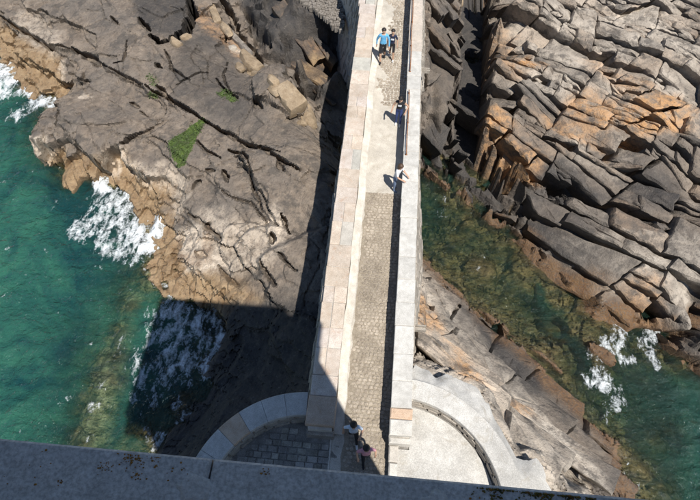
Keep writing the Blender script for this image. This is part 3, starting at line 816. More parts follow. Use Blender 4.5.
Z['algae'] = np.clip(mask_poly([(204, 118), (200, 120), (188, 132), (176, 144), (171, 150), (175, 164), (180, 171), (186, 168), (195, 150), (198, 138), (206, 126)], .08, .5) + .8 * mask_line([(224, 90), (230, 98)], .3)
                     + .6 * mask_line([(150, 76), (154, 80)], .25) + .7 * mask_line([(150, 92), (156, 94)], .2) + .25 * mask_line([(244, 278), (254, 278)], .35) + .5 * mask_line([(574, 46), (576, 48)], .2) + .35 * mask_line([(516, 0), (512, 8)], .4), 0, 1)
Z['dark'] = np.clip(dark_slab * 1.0 + 0.95 * mask_poly([(130, -15), (137, 18), (152, 34), (182, 26), (190, 0), (190, -15)], .3) + .6 * mask_poly([(190, 20), (222, 30), (240, 70), (262, 105), (240, 125), (200, 110), (165, 85), (172, 60)], .6)
                    + shelf * 0.25 * (1 - sstep(610, 660, 0 * GX + 350 + 30 * GX)) + shelf * .25 + 0.55 * (1 - sstep(-6.3, -4.3, wl_h)) * (WX > 1) * rough + .5 * mask_poly([(430, 20), (470, 10), (475, 80), (465, 130), (480, 160), (430, 160)], .4)
                    + 0.45 * mask_poly([(432, 285), (470, 315), (520, 350), (555, 385), (530, 398), (490, 362), (458, 335), (440, 310)], .4) + 1.0 * mask_poly([(135, 455), (155, 425), (205, 378), (224, 340), (222, 306), (330, 306), (310, 400), (200, 460)], .5)  # last polygon paints the tower's shade into the rock colour
                    + .6 * mask_poly([(535, 175), (560, 165), (600, 195), (640, 205), (600, 205), (550, 195)], .4) + .5 * mask_line([(645, 190), (660, 200)], .8) + .4 * mask_line([(600, 425), (590, 415)], .4), 0, 1)
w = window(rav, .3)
Z['dark'][w] = np.where(in_poly(GX[w], GY[w], rav), 1.0, Z['dark'][w])  # ravine shade painted in as full dark colour
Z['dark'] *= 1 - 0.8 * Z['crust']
Z['pale'] = np.clip(0.85 * mask_poly([(500, -15), (700, -15), (700, 130), (660, 140), (600, 125), (560, 115), (520, 100), (500, 60)], .8) + .55 * mask_poly([(560, 120), (625, 140), (625, 190), (570, 170)], .4)
                    + .6 * mask_poly([(640, 240), (700, 250), (700, 330), (668, 310)], .4) + 1.0 * near_e * sstep(-7, -5.2, Hb) + .4 * mask_poly([(595, 280), (650, 260), (650, 320), (600, 310)], .5), 0, 1) * (0.6 + 0.4 * sstep(-.3, .3, fbm(GX * .8, GY * .8, 130, 3)))
Z['orange'] = np.clip(0.9 * mask_line([(490, 120), (500, 132)], .55) + .9 * mask_line([(505, 160), (525, 166)], .7) + .85 * mask_poly([(545, 118), (602, 128), (608, 160), (580, 150), (555, 142)], .4) + .7 * mask_line([(580, 110), (620, 122), (650, 120)], .8)
                      + .8 * mask_line([(640, 128), (672, 125), (680, 105)], .8) + .5 * mask_line([(600, 70), (640, 95), (670, 110)], .9) + .75 * mask_line([(528, 66), (538, 70)], .4) + .4 * mask_line([(500, 40), (515, 70)], .8)
                      + .8 * mask_line([(424, 298), (432, 318)], .6) + .85 * mask_line([(465, 366), (470, 374)], .45) + .8 * mask_line([(520, 400), (534, 406)], .3) + .45 * mask_line([(455, 345), (468, 362)], .5) + .5 * mask_line([(645, 290), (640, 315)], .8)
                      + .3 * mask_line([(316, 52), (324, 51)], .2) + .45 * mask_line([(200, 10), (215, 30), (240, 52)], .5) , 0, 1)
Z['weed'] = np.clip((1 - sstep(-7.1, -6.4, wl_h)) * (WX > 1) * 0.85 + .5 * mask_line([(174, 240), (175, 254), (204, 258), (208, 227)], .25) + .5 * mask_line([(590, 290), (615, 315)], .8), 0, 1)
Z['sand'] = np.clip(mask_line([(90, 446), (100, 400), (118, 360), (130, 315), (142, 280)], .95, .7, 3.0), 0, 1) * sstep(-.25, .25, fbm(GX * .9, GY * .9, 140, 3) + .12) * sstep(-9.3, -8.6, H) * (H < SEA - .1)
w = window(rav, .3)
for nm in ('orange', 'weed', 'tan'): Z[nm][w] = np.where(in_poly(GX[w], GY[w], rav), 0.0, Z[nm][w])
Z['sub'] = 1 - sstep(SEA - 0.25, SEA + 0.05, H)
Z['tan'] *= 1 - Z['sub'] * .6

# roughen the faces in three dimensions, so steep sides are broken too
core_ = ((GX > -27) & (GX < 20.5) & (GY > .8) & (GY < 32.5)).astype(float)


def blur(A_, r_):
    for ax in (0, 1):
        c = np.cumsum(np.pad(A_, [(r_ + 1, r_) if k == ax else (0, 0) for k in (0, 1)], mode='edge'), axis=ax)
        n = A_.shape[ax]
        A_ = (np.take(c, range(2 * r_ + 1, 2 * r_ + 1 + n), ax) - np.take(c, range(0, n), ax)) / (2 * r_ + 1)
    return A_


# the beds dip inland, so the blocks overhang the joints on their seaward side
lean = np.clip(0.75 * rough + 0.75 * shelf + .4 * near_e + .35 * dark_slab + .75 * west, 0, .75) * core_ * (1 - no_lean)
rel = np.clip(np.where(west > .5, H, blur(H, 2)) - blur(blur(H, 9), 9), -.9, .9) * lean
JX = GX + 0.35 * rel + core_ * (0.06 * fbm(GX * 1.7 + H * 1.9, GY * 1.7 - H * 1.1, 301, 3, .6))
JY = GY - 0.94 * rel + core_ * (0.06 * fbm(GX * 1.7 - H * 1.3, GY * 1.7 + H * 2.1, 302, 3, .6))

ROCK = {}
half = int(np.searchsorted(xs, 0.0)) + 1
for nm, sl in (('rock_shore_west', slice(0, half)), ('rock_shore_east', slice(half - 1, len(xs)))):
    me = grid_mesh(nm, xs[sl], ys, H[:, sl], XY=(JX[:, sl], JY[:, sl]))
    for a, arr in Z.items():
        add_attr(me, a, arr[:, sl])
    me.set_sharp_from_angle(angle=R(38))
    ROCK[nm] = tag(link(nm, me, M_ROCK), kind='structure')


def rock_z(x, y):
    i = min(max(int(np.searchsorted(xs, x)), 0), len(xs) - 1)
    j = min(max(int(np.searchsorted(ys, y)), 0), len(ys) - 1)
    return float(H[j, i])


# ------------------------------------------------------------------ sea
sx = axis(-29, 22, 0.13, -900, 900, 16)
sy = axis(0, 36, 0.13, -900, 900, 16)
SX, SY = np.meshgrid(sx, sy)
ii = np.clip(np.searchsorted(xs, SX), 0, len(xs) - 1)
jj = np.clip(np.searchsorted(ys, SY), 0, len(ys) - 1)
bed = H[jj, ii]
west_sea = sstep(-3, -5, SX)
wave = 0.16 * fbm(SX * 0.32 + SY * .1, SY * 0.42, 201, 3) + 0.07 * fbm(SX * 1.1, SY * 1.4, 202, 4)
wave *= (0.35 + 0.65 * sstep(0, 1, -SX - 4)) * sstep(400, 60, np.hypot(SX, SY))
depth = np.clip(SEA + wave - bed, 0, 20)


def sea_line(pts, rad, soft=0.6):
    p = [at(a, b, SEA) for a, b in pts]
    if len(p) == 1: p = [p[0], (p[0][0] + .01, p[0][1])]
    X = SX + 0.35 * fbm(SX * .8, SY * .8, 211, 3)
    Y = SY + 0.35 * fbm(SX * .8, SY * .8, 212, 3)
    d, _, _ = line_dist(X, Y, p)
    return 1 - sstep(rad * (1 - soft), rad * (1 + soft), d)


def sea_poly(pts, soft):
    p = [at(a, b, SEA) for a, b in pts]
    X = SX + 0.35 * fbm(SX * .8, SY * .8, 211, 3)
    Y = SY + 0.35 * fbm(SX * .8, SY * .8, 212, 3)
    d, _, _ = line_dist(X, Y, p + [p[0]])
    return sstep(-soft, soft, np.where(in_poly(X, Y, p), d, -d))


foam = 0.68 * sea_poly([(72, 222), (95, 196), (128, 178), (136, 216), (150, 212), (170, 212), (152, 252), (146, 268), (118, 262), (90, 250)], .5)
for pts, r_, s_ in (([(101, 182), (104, 190)], .45, .95), ([(128, 182), (131, 205)], .4, .9), ([(166, 220), (158, 236), (148, 250)], .55, 1.1), ([(149, 205), (150, 220)], .35, .9), ([(140, 232), (125, 240)], .6, .75),
                    ([(178, 282), (176, 296)], .35, .95), ([(82, 225), (78, 235)], .5, .7)):
    foam = np.maximum(foam, s_ * sea_line(pts, r_))
foam = np.maximum(foam, 0.64 * sea_poly([(165, 300), (180, 296), (222, 305), (226, 325), (215, 350), (205, 372), (170, 385), (150, 350), (140, 330)], .6))
foam = np.maximum(foam, 0.46 * sea_poly([(125, 340), (160, 310), (220, 340), (200, 380), (165, 410), (120, 420)], .8))
foam = np.maximum(foam, 0.72 * sea_line([(172, 318), (185, 326)], .5))
foam = np.maximum(foam, 0.75 * sea_line([(222, 320), (216, 352), (206, 370)], .35))
for pts, r_, s_ in (([(0, 68), (8, 78), (2, 90)], .9, .95), ([(28, 92), (40, 100), (52, 104)], .7, .8), ([(20, 112), (35, 104)], .8, .55), ([(12, 55), (6, 66)], .4, .9), ([(0, 42), (6, 50)], .4, .8),
                    ([(622, 328), (612, 345), (600, 352)], .5, .62), ([(650, 328), (648, 350), (655, 362)], .35, .7), ([(598, 374), (608, 386)], .5, .72), ([(590, 374), (596, 382)], .35, .7), ([(605, 352), (625, 362)], .35, .6),
                    ([(612, 455), (630, 480)], .4, .35), ([(620, 400), (612, 410)], .4, .5), 
                    ([(313, 106), (320, 112)], .4, .8), ([(480, 258), (474, 268)], .25, .3), ([(440, 200), (444, 215)], .4, .3), ([(64, 100), (60, 104)], .3, .6)):
    foam = np.maximum(foam, s_ * sea_line(pts, r_))
# thin broken foam where swell meets rock
shore = (depth > 0.0) & (depth < 0.35)
foam = np.maximum(foam, np.where(shore, 0.42, 0) * (SX < -4))
# scattered whitecaps
foam = np.maximum(foam, 0.33 * sstep(0.28, 0.5, fbm(SX * .9, SY * 1.5, 230, 3)) * (SX < -6))
wave += 0.10 * foam * fbm(SX * 2.6, SY * 2.6, 240, 4) + 0.05 * foam
# surge thrown up against the ledge
wave += 0.35 * sea_line([(166, 218), (160, 230)], .35, .8) + .25 * sea_line([(101, 180), (103, 186)], .3, .8) + .2 * sea_line([(129, 183), (131, 195)], .25, .8)
me = grid_mesh('sea', sx, sy, SEA + wave)
add_attr(me, 'depth', depth)
add_attr(me, 'foam', foam)
add_attr(me, 'clear', sstep(0, 2, SX) * sstep(20, 12, SX + .5 * (10 - SY)))
tag(link('sea', me, M_WATER), kind='structure')


# ------------------------------------------------------------------ rock blocks, split along the joints
ca, sa = math.cos(A), math.sin(A)


def cut(poly, px, py, nx, ny, gap):
    """split a convex polygon by the line through (px, py) with normal (nx, ny), leaving a gap"""
    out = []
    for sgn in (1, -1):
        res = []
        f = [((x - px) * nx + (y - py) * ny) * sgn - gap / 2 for x, y in poly]
        n = len(poly)
        for i in range(n):
            j = (i + 1) % n
            if f[i] >= 0: res.append(poly[i])
            if (f[i] >= 0) != (f[j] >= 0):
                t = f[i] / (f[i] - f[j])
                res.append((poly[i][0] + (poly[j][0] - poly[i][0]) * t, poly[i][1] + (poly[j][1] - poly[i][1]) * t))
        out.append(res)
    return out


def parea(p):
    return abs(sum(p[i][0] * p[(i + 1) % len(p)][1] - p[(i + 1) % len(p)][0] * p[i][1] for i in range(len(p)))) / 2


def split_rock(poly, r, kw, lvl=0, off=0.0, out=None):
    if out is None: out = []
    ar = parea(poly)
    if ar < .03 or len(poly) < 3: return out
    lo, hi = kw['area']
    if ar < hi and (ar < lo or r.random() < .32 + .4 * (1 - ar / hi)):
        out.append((poly, off))
        return out
    us, vs_ = [p[0] for p in poly], [p[1] for p in poly]
    eu, ev = max(us) - min(us), max(vs_) - min(vs_)
    t = r.uniform(.34, .66)
    if eu > ev * r.uniform(1.9, 4.2):      # cross joint
        a = R(r.gauss(10, 19))
        nx, ny = math.cos(a), math.sin(a)
    else:                                   # bedding joint
        a = R(90 + r.gauss(0, 6))
        nx, ny = math.cos(a), math.sin(a)
    px, py = min(us) + eu * (t if abs(nx) > .5 else .5), min(vs_) + ev * (t if abs(ny) > .5 else .5)
    gap = kw['gap'] * (.86 ** lvl) * r.uniform(.35, 1.7)
    for half_ in cut(poly, px, py, nx, ny, gap):
        if len(half_) >= 3:
            split_rock(half_, r, kw, lvl + 1, off + r.gauss(0, kw['off'] * (.8 ** lvl)) , out)
    return out


def gs(A_, x, y):
    return float(A_[min(max(int(np.searchsorted(ys, y)), 0), len(ys) - 1), min(max(int(np.searchsorted(xs, x)), 0), len(xs) - 1)])


def block_mesh(poly, off, kw, r):
    """one jointed block: worn rim, uneven top, sides undercut down the dip"""
    n = len(poly)
    ring = []
    for i in range(n):
        (ax, ay), (bx, by) = poly[i], poly[(i + 1) % n]
        L = math.hypot(bx - ax, by - ay)
        m = max(1, min(9, int(L / .16)))
        for k in range(m):
            t = k / m
            ring.append((ax + (bx - ax) * t, ay + (by - ay) * t))
    pts = []
    for (u, v) in ring:
        x, y = u * ca - v * sa, u * sa + v * ca
        j = Vector((x * 2.3, y * 2.3, 1.7))
        pts.append((x + .075 * mnoise.noise(j) + .04 * mnoise.noise(j * 3.1), y + .075 * mnoise.noise(j + Vector((9, 9, 9))) + .04 * mnoise.noise(j * 3.1 + Vector((4, 4, 4)))))
    n = len(pts)
    cx, cy_ = sum(p[0] for p in pts) / n, sum(p[1] for p in pts) / n
    # plane through the surveyed ground
    M_ = np.array([[p[0] - cx, p[1] - cy_, 1.0] for p in pts])
    hz = np.array([gs(Hb, *p) for p in pts])
    g = np.linalg.lstsq(M_.T @ M_ + np.diag([.02 * n, .02 * n, 0]), M_.T @ hz, rcond=None)[0]
    sl = kw.get('slope', .5)
    gx, gy = np.clip(g[0] * .8, -sl, sl) + r.gauss(0, kw['tilt']), np.clip(g[1] * .8, -sl, sl) + r.gauss(0, kw['tilt'])
    cz = g[2] + max(-.45, min(.45, off))
    size = math.sqrt(parea(pts))
    bev = min(.13, .15 * size) * r.uniform(.5, 1.3)

    def top(x, y, e=0.0):
        v = Vector((x * 1.5, y * 1.5, 3.3))
        b = abs(mnoise.noise(Vector(((x * ca + y * sa) * .9, (-x * sa + y * ca) * 3.2, 8))))
        return cz + gx * (x - cx) + gy * (y - cy_) + .075 * mnoise.fractal(v, .7, 2.1, 5) - .06 * (b < .06) - e

    V, Fc = [], []
    dep = kw['depth']
    rings = ((None, dep), (1.0, .30 * dep), (1.0, bev * .9), (1 - .55 * bev / size * 2, .012), (.68, 0.0), (.36, 0.0))
    for ri, (s_, e) in enumerate(rings):
        for (x, y) in pts:
            if ri == 0:
                q = (cx + (x - cx) * .92 - .16 * dep, cy_ + (y - cy_) * .92 + .48 * dep)
                V.append((q[0], q[1], cz + gx * (x - cx) + gy * (y - cy_) - dep))
            elif ri == 1:
                V.append((x - .16 * e + .03 * mnoise.noise(Vector((x * 4, y * 4, 5))), y + .48 * e + .03 * mnoise.noise(Vector((x * 4, y * 4, 6))), top(x, y, e)))
            else:
                xx, yy = cx + (x - cx) * s_, cy_ + (y - cy_) * s_
                V.append((xx, yy, top(xx, yy, e * (.6 + .8 * r.random()) if ri == 2 else e)))
    V.append((cx, cy_, top(cx, cy_)))
    for ri in range(len(rings) - 1):
        for i in range(n):
            j = (i + 1) % n
            a, b = ri * n + i, ri * n + j
            Fc.append((a, b, b + n, a + n))
    o = (len(rings) - 1) * n
    for i in range(n):
        Fc.append((o + i, o + (i + 1) % n, len(V) - 1))
    return V, Fc


def rock_attrs(me, var=None):
    co = np.empty(len(me.vertices) * 3, np.float32)
    me.vertices.foreach_get('co', co)
    co = co.reshape(-1, 3)
    i = np.clip(np.searchsorted(xs, co[:, 0]), 0, len(xs) - 1)
    j = np.clip(np.searchsorted(ys, co[:, 1]), 0, len(ys) - 1)
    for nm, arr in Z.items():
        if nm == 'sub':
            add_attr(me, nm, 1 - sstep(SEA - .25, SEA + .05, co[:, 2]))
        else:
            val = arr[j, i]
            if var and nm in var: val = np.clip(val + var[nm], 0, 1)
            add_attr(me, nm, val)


leaves = []
for poly, kw in block_jobs:
    r = random.Random(kw['seed'])
    uv = [(x * ca + y * sa, -x * sa + y * ca) for x, y in poly]
    u0, u1, v0, v1 = min(p[0] for p in uv), max(p[0] for p in uv), min(p[1] for p in uv), max(p[1] for p in uv)
    for lf, off in split_rock([(u0, v0), (u1, v0), (u1, v1), (u0, v1)], r, kw):
        cu, cv = sum(p[0] for p in lf) / len(lf), sum(p[1] for p in lf) / len(lf)
        c = (cu * ca - cv * sa, cu * sa + cv * ca)
        if in_poly(np.array([c[0]]), np.array([c[1]]), poly)[0]:
            for _ in range(12):
                wv_ = [(u * ca - v * sa, u * sa + v * ca) for u, v in lf]
                if not in_poly(np.array([q[0] for q in wv_]), np.array([q[1] for q in wv_]), rav).any(): break
                lf = [(cu + (u - cu) * .9, cv + (v - cv) * .9) for u, v in lf]
            if parea(lf) < .7 and kw['seed'] == 5 and r.random() < .1: continue
            leaves.append((parea(lf), lf, off, kw))
leaves.sort(key=lambda q: -q[0])
rest_v, rest_f = [], []
r = random.Random(77)
for q, (ar, lf, off, kw) in enumerate(leaves):
    if sum(lf[i][0] * lf[(i + 1) % len(lf)][1] - lf[(i + 1) % len(lf)][0] * lf[i][1] for i in range(len(lf))) < 0: lf = lf[::-1]
    V_, F_ = block_mesh(lf, off, kw, r)
    if q < 290:
        me = mesh_from('rock_block', V_, F_, True)
        rock_attrs(me, {'dark': r.choice((0, 0, -.15, .12, .3)), 'pale': r.uniform(-.25, .2), 'orange': r.choice((0, 0, 0, .12, -.2))})
        me.set_sharp_from_angle(angle=R(33))
        link('rock_block', me, M_ROCK, ROCK['rock_shore_east' if V_[-1][0] > 0 else 'rock_shore_west'])
    else:
        o = len(rest_v)
        rest_v += V_
        rest_f += [tuple(i + o for i in f) for f in F_]
print('rock blocks', len(leaves))
if rest_v:
    me = mesh_from('small_rock_blocks', rest_v, rest_f, True)
    rock_attrs(me)
    me.set_sharp_from_angle(angle=R(33))
    tag(link('small_rock_blocks', me, M_ROCK, ROCK['rock_shore_east']), kind='stuff')

# ------------------------------------------------------------------ masonry helpers
def box_verts(x0, x1, y0, y1, z0, z1, bev=0.012, jit=0.0, rnd=None):
    """a dressed block: box with a chamfered top edge"""
    j = (lambda: rnd.uniform(-jit, jit)) if rnd and jit else (lambda: 0.0)
    b = bev
    v = [(x0 + j(), y0 + j(), z0), (x1 + j(), y0 + j(), z0), (x1 + j(), y1 + j(), z0), (x0 + j(), y1 + j(), z0)]
    c = [(a[0], a[1], z1 - b + j() * .5) for a in v]
    cx, cy = (x0 + x1) / 2, (y0 + y1) / 2
    t = [(a[0] + (b if a[0] < cx else -b), a[1] + (b if a[1] < cy else -b), z1 + j() * .5) for a in v]
    vs = v + c + t
    fs = [(3, 2, 1, 0)]
    for k in (0, 4):
        for i in range(4):
            n = (i + 1) % 4
            fs.append((k + i, k + n, k + n + 4, k + i + 4))
    fs.append((8, 9, 10, 11))
    return vs, fs


class Join:
    def __init__(s):
        s.v, s.f = [], []

    def add(s, vs, fs):
        o = len(s.v)
        s.v += [tuple(a) for a in vs]
        s.f += [tuple(i + o for i in f) for f in fs]

    def mesh(s, name, smooth=False):
        return mesh_from(name, s.v, s.f, smooth)


def block(name, parent, mat, x0, x1, y0, y1, z0, z1, tint=(1, 1, 1), bev=0.014, jit=0.011):
    cx, cy = (x0 + x1) / 2, (y0 + y1) / 2
    vs, fs = box_verts(x0 - cx, x1 - cx, y0 - cy, y1 - cy, 0, z1 - z0, bev, jit, rng)
    o = link(name, mesh_from(name, vs, fs), mat, parent, (cx, cy, z0))
    o.color = (*tint, 1)
    return o


def sweep(name, mat, parent, profile, path, closed=False):
    """extrude a cross profile (offset, z) along a path of (x, y, nx, ny)"""
    n = len(profile)
    vs, fs = [], []
    for (x, y, nx, ny) in path:
        for (d, z) in profile:
            vs.append((x + nx * d, y + ny * d, z))
    for i in range(len(path) - 1):
        for k in range(n):
            a, b = i * n + k, i * n + (k + 1) % n
            fs.append((a, b, b + n, a + n))
    fs.append(tuple(range(n)))
    fs.append(tuple(reversed(range((len(path) - 1) * n, len(path) * n))))
    me = mesh_from(name, vs, fs)
    bm = bmesh.new(); bm.from_mesh(me)
    bmesh.ops.recalc_face_normals(bm, faces=bm.faces); bm.to_mesh(me); bm.free()
    return link(name, me, mat, parent)


# ------------------------------------------------------------------ footbridge
XL0, XL1, XR0, XR1 = -1.50, -0.78, 0.75, 1.31
PAR = 0.75                       # parapet top
Y0, Y1 = 3.55, 36.0
BAT = 0.15
ARCH_C, ARCH_R = 18.2, 5.0


def flare(y):
    return 0.03 * max(0.0, y - 21.0) ** 2


def arch_bottom(y):
    t = abs(y - ARCH_C) / ARCH_R
    return -10.0 if t >= 1 else -6.6 + 5.2 * math.sqrt(1 - t * t)


bridge = empty('footbridge', (0, 0, 0))
tag(bridge, 'long narrow stone footbridge with pale coped parapets leading to the tower', 'bridge')
# body
yst = [Y0 + i * (Y1 - Y0) / 130 for i in range(131)]
vs, fs = [], []
for y in yst:
    zb = arch_bottom(y)
    fl = flare(y)
    vs += [(XL0 + .03 - fl, y, -0.03), (XR1 - .03, y, -0.03), (XR1 - .03 + BAT * (-zb), y, zb), (XL0 + .03 - fl - BAT * (-zb), y, zb)]
for i in range(130):
    for k in range(4):
        a, b = i * 4 + k, i * 4 + (k + 1) % 4
        fs.append((a, a + 4, b + 4, b))
fs += [(0, 1, 2, 3), (523, 522, 521, 520)]
link('bridge_body', mesh_from('bridge_body', vs, fs), M_MORTAR, bridge)
# facing stones of both battered sides
for side, nm in ((1, 'facing_east'), (-1, 'facing_west')):
    J = Join()
    z = PAR - 0.16
    while z > -8.2:
        h = rng.uniform(0.24, 0.4)
        y = Y0 + rng.uniform(0, .3)
        while y < 33:
            L = rng.uniform(0.32, 0.85)
            zm = z - h / 2
            if zm > arch_bottom(y + L / 2) + 0.15 or abs(y + L / 2 - ARCH_C) > ARCH_R:
                pr = rng.uniform(0.03, 0.095)
                q = []
                for zz in (z - h + .015, z - .015):
                    bx = (XR1 - .04 + BAT * max(0, -zz)) if side > 0 else (XL0 + .04 - flare(y) - BAT * max(0, -zz))
                    q += [(bx - side * .12, y + .012, zz), (bx - side * .12, y + L - .012, zz), (bx + side * pr * rng.uniform(.6, 1.2), y + L - .03, zz + (.02 if zz < zm else -.02)), (bx + side * pr * rng.uniform(.6, 1.2), y + .03, zz + (.02 if zz < zm else -.02))]
                f = [(0, 1, 2, 3), (7, 6, 5, 4), (0, 4, 5, 1), (1, 5, 6, 2), (2, 6, 7, 3), (3, 7, 4, 0)]
                if side > 0: f = [tuple(reversed(k)) for k in f]
                J.add(q, f)
            y += L
        z -= h
    tag(link('masonry_facing', J.mesh(nm), M_WALL, bridge), kind='stuff')
# parapet walls
pathL = [(0 - flare(y), y, 1, 0) for y in yst]
sweep('parapet_wall', M_FILLET, bridge, [(XL0 + .035, -.4), (XL1 - .03, -.4), (XL1 - .03, PAR - .15), (XL0 + .035, PAR - .15)], pathL)
pathR = [(0, y, 1, 0) for y in yst]
sweep('parapet_wall', M_FILLET, bridge, [(XR0 + .03, -.4), (XR1 - .035, -.4), (XR1 - .035, PAR - .15), (XR0 + .03, PAR - .15)], pathR)


def warm_tint():
    k = rng.uniform(0.9, 1.08)
    g = rng.random()
    return (k, k * (1.0 + .05 * g), k * (1.0 + .18 * g))


# coping, west parapet: single stones and pairs side by side
y = 4.42
while y < 34:
    L = rng.uniform(0.55, 0.98)
    fl = flare(y + L / 2)
    a, b = XL0 - fl, XL1 - fl
    grey = rng.random() < .1
    if rng.random() < (0.6 if y < 16 else 0.45):
        m = a + (b - a) * rng.uniform(.42, .58)
        for (p, q) in ((a, m - .008), (m + .008, b)):
            g2 = rng.random() < (.25 if p > a and y < 14 else .05)
            block('coping_stone', bridge, M_COPING if g2 else M_COPING_WARM, p, q, y + .007, y + L - .007, PAR - .15, PAR + rng.uniform(-.008, .008), warm_tint() if not g2 else (rng.uniform(.85, .98), .86, .80))
    else:
        block('coping_stone', bridge, M_COPING if grey else M_COPING_WARM, a, b, y + .007, y + L - .007, PAR - .15, PAR + rng.uniform(-.008, .008), warm_tint() if not grey else (rng.uniform(.85, .98), .86, .80))
    y += L
link('mortar_bed', mesh_from('mortar_bed', *box_verts(XL0 + .02, XL1 - .02, 4.4, 21, PAR - .15, PAR - .022)), M_MORTAR, bridge)
# coping, east parapet
y = 4.28
while y < 35:
    L = rng.uniform(0.62, 0.9)
    warm = y > 19 + rng.uniform(-2, 2)
    k = rng.uniform(.93, 1.08)
    block('coping_stone', bridge, M_COPING, XR0, XR1, y + .006, y + L - .006, PAR - .15, PAR + rng.uniform(-.007, .007), (k * 1.03, k * .92, k * .83) if warm else (k, k, k * .99))
    y += L
link('mortar_bed', mesh_from('mortar_bed', *box_verts(XR0 + .02, XR1 - .02, 4.3, 35, PAR - .15, PAR - .022)), M_MORTAR, bridge)
# end posts
block('post_cap', bridge, M_COPING_WARM, XL0 - .03, XL1 + .03, 3.62, 4.40, PAR - .18, PAR + .05, (.86, .78, .74), .03)
block('end_post', bridge, M_WALL, XL0, XL1, 3.62, 4.40, -.3, PAR - .18, (.8, .8, .8))
block('post_plinth', bridge, M_WALL, XL0 - .02, XL1 + .02, 3.46, 3.62, -.3, .38, (.8, .8, .82), .03)
block('post_cap', bridge, M_COPING_WARM, XR0 - .02, XR1 + .02, 3.98, 4.27, PAR - .18, PAR + .03, (1.05, .9, .8), .03)
block('post_cap', bridge, M_COPING, XR0 - .02, XR1 + .02, 3.55, 3.97, PAR - .18, PAR + .03, (1.1, 1.09, 1.06), .03)
block('end_post', bridge, M_WALL, XR0, XR1, 3.57, 4.28, -.3, PAR - .18, (1.1, 1.1, 1.1))
block('post_moulding', bridge, M_COPING, XR0 - .01, XR1 + .01, 3.38, 3.55, .25, .58, (1.05, 1.03, 1), .04)
block('stub_wall', bridge, M_COPING, XR0 + .02, XR0 + .26, 2.95, 3.38, -.2, .34, (1.05, 1, .94), .03)
block('stub_wall', bridge, M_COPING, XR0 + .02, XR0 + .26, 2.2, 2.94, -.2, .31, (1.1, 1.08, 1.04), .03)
# deck: cement bed, gutter fillet, cobbles
block('deck', bridge, M_DECK, XL1 - .02, XR0 + .02, Y0 - 1.6, 35.5, -.12, 0.0, bev=.002, jit=0)
sweep('gutter_fillet', M_FILLET, bridge, [(XL1 - .02, .004), (XL1 + .25, .004), (XL1 + .235, .03), (XL1 + .05, .075), (XL1 - .02, .085)],
      [(0.018 * math.sin(yy * 1.7) + .012 * math.sin(yy * 4.3), yy, 1, 0) for yy in [3.6 + i * .25 for i in range(126)]])


def cobbles(name, x0, x1, y0, y1, sx_, sy_, keep, lift, seed):
    r = random.Random(seed)
    J = Join()
    y = y0
    row = 0
    while y < y1:
        x = x0 + (sx_ * .5 if row % 2 else 0) * r.uniform(.6, 1.3)
        while x < x1:
            w, d = sx_ * r.uniform(.72, 1.25), sy_ * r.uniform(.8, 1.15)
            edge = min(x - x0, x1 - x) / .12
            n = mnoise.fractal(Vector((x * .9, y * .6, seed)), 1, 2, 3)
            if n < keep and r.random() < max(.25, edge + .4):
                k = 7
                h = lift * r.uniform(.6, 1.25)
                cx, cy = x + w / 2 + r.uniform(-.012, .012), y + d / 2 + r.uniform(-.015, .015)
                ph = r.uniform(0, 1)
                base = []
                for a in range(k):
                    t = 2 * math.pi * (a + ph) / k
                    ca, sa = math.cos(t), math.sin(t)
                    m_ = max(abs(ca), abs(sa)) ** .55
                    rr = r.uniform(.82, 1.0) / m_
                    base.append((ca * rr, sa * rr))
                v = [(cx + bx * w * .51, cy + by * d * .51, -.01) for bx, by in base]
                v += [(cx + bx * w * .48, cy + by * d * .48, h * .7) for bx, by in base]
                v += [(cx + bx * w * .28, cy + by * d * .28, h) for bx, by in base]
                f = []
                for q in (0, k):
                    for a in range(k):
                        b = (a + 1) % k
                        f.append((q + a, q + b, q + b + k, q + a + k))
                f.append(tuple(range(2 * k, 3 * k)))
                J.add(v, f)
            x += w
        y += sy_ * r.uniform(.9, 1.08)
        row += 1
    return tag(link(name, J.mesh(name), M_COBBLE, bridge), kind='stuff')


M_BED = stone_mat('cobble_bedding', (.27, .225, .17), (.42, .365, .29), 8, speck=.3)
for (ya, yb, sd_) in ((2.0, 12.2, 1),):
    pts = []
    n_ = int((yb - ya) / .2)
    for i in range(n_ + 1): pts.append((.76, ya + (yb - ya) * i / n_))
    for i in range(n_, -1, -1): pts.append(((-.5 if sd_ == 1 else -.2) + .09 * mnoise.noise(Vector((i * .5, sd_, 1))), ya + (yb - ya) * i / n_ + .05 * mnoise.noise(Vector((i, sd_, 4)))))
    link('cobble_bedding', mesh_from('cobble_bedding', [(x, y, .004) for x, y in pts], [tuple(range(len(pts)))]), M_BED, bridge)
cobbles('cobble_paving', -.48, .70, 2.4, 12.15, .135, .115, 9, .026, 3)
cobbles('cobble_paving', -.50, .70, 16.7, 33, .15, .13, .22, .028, 5)
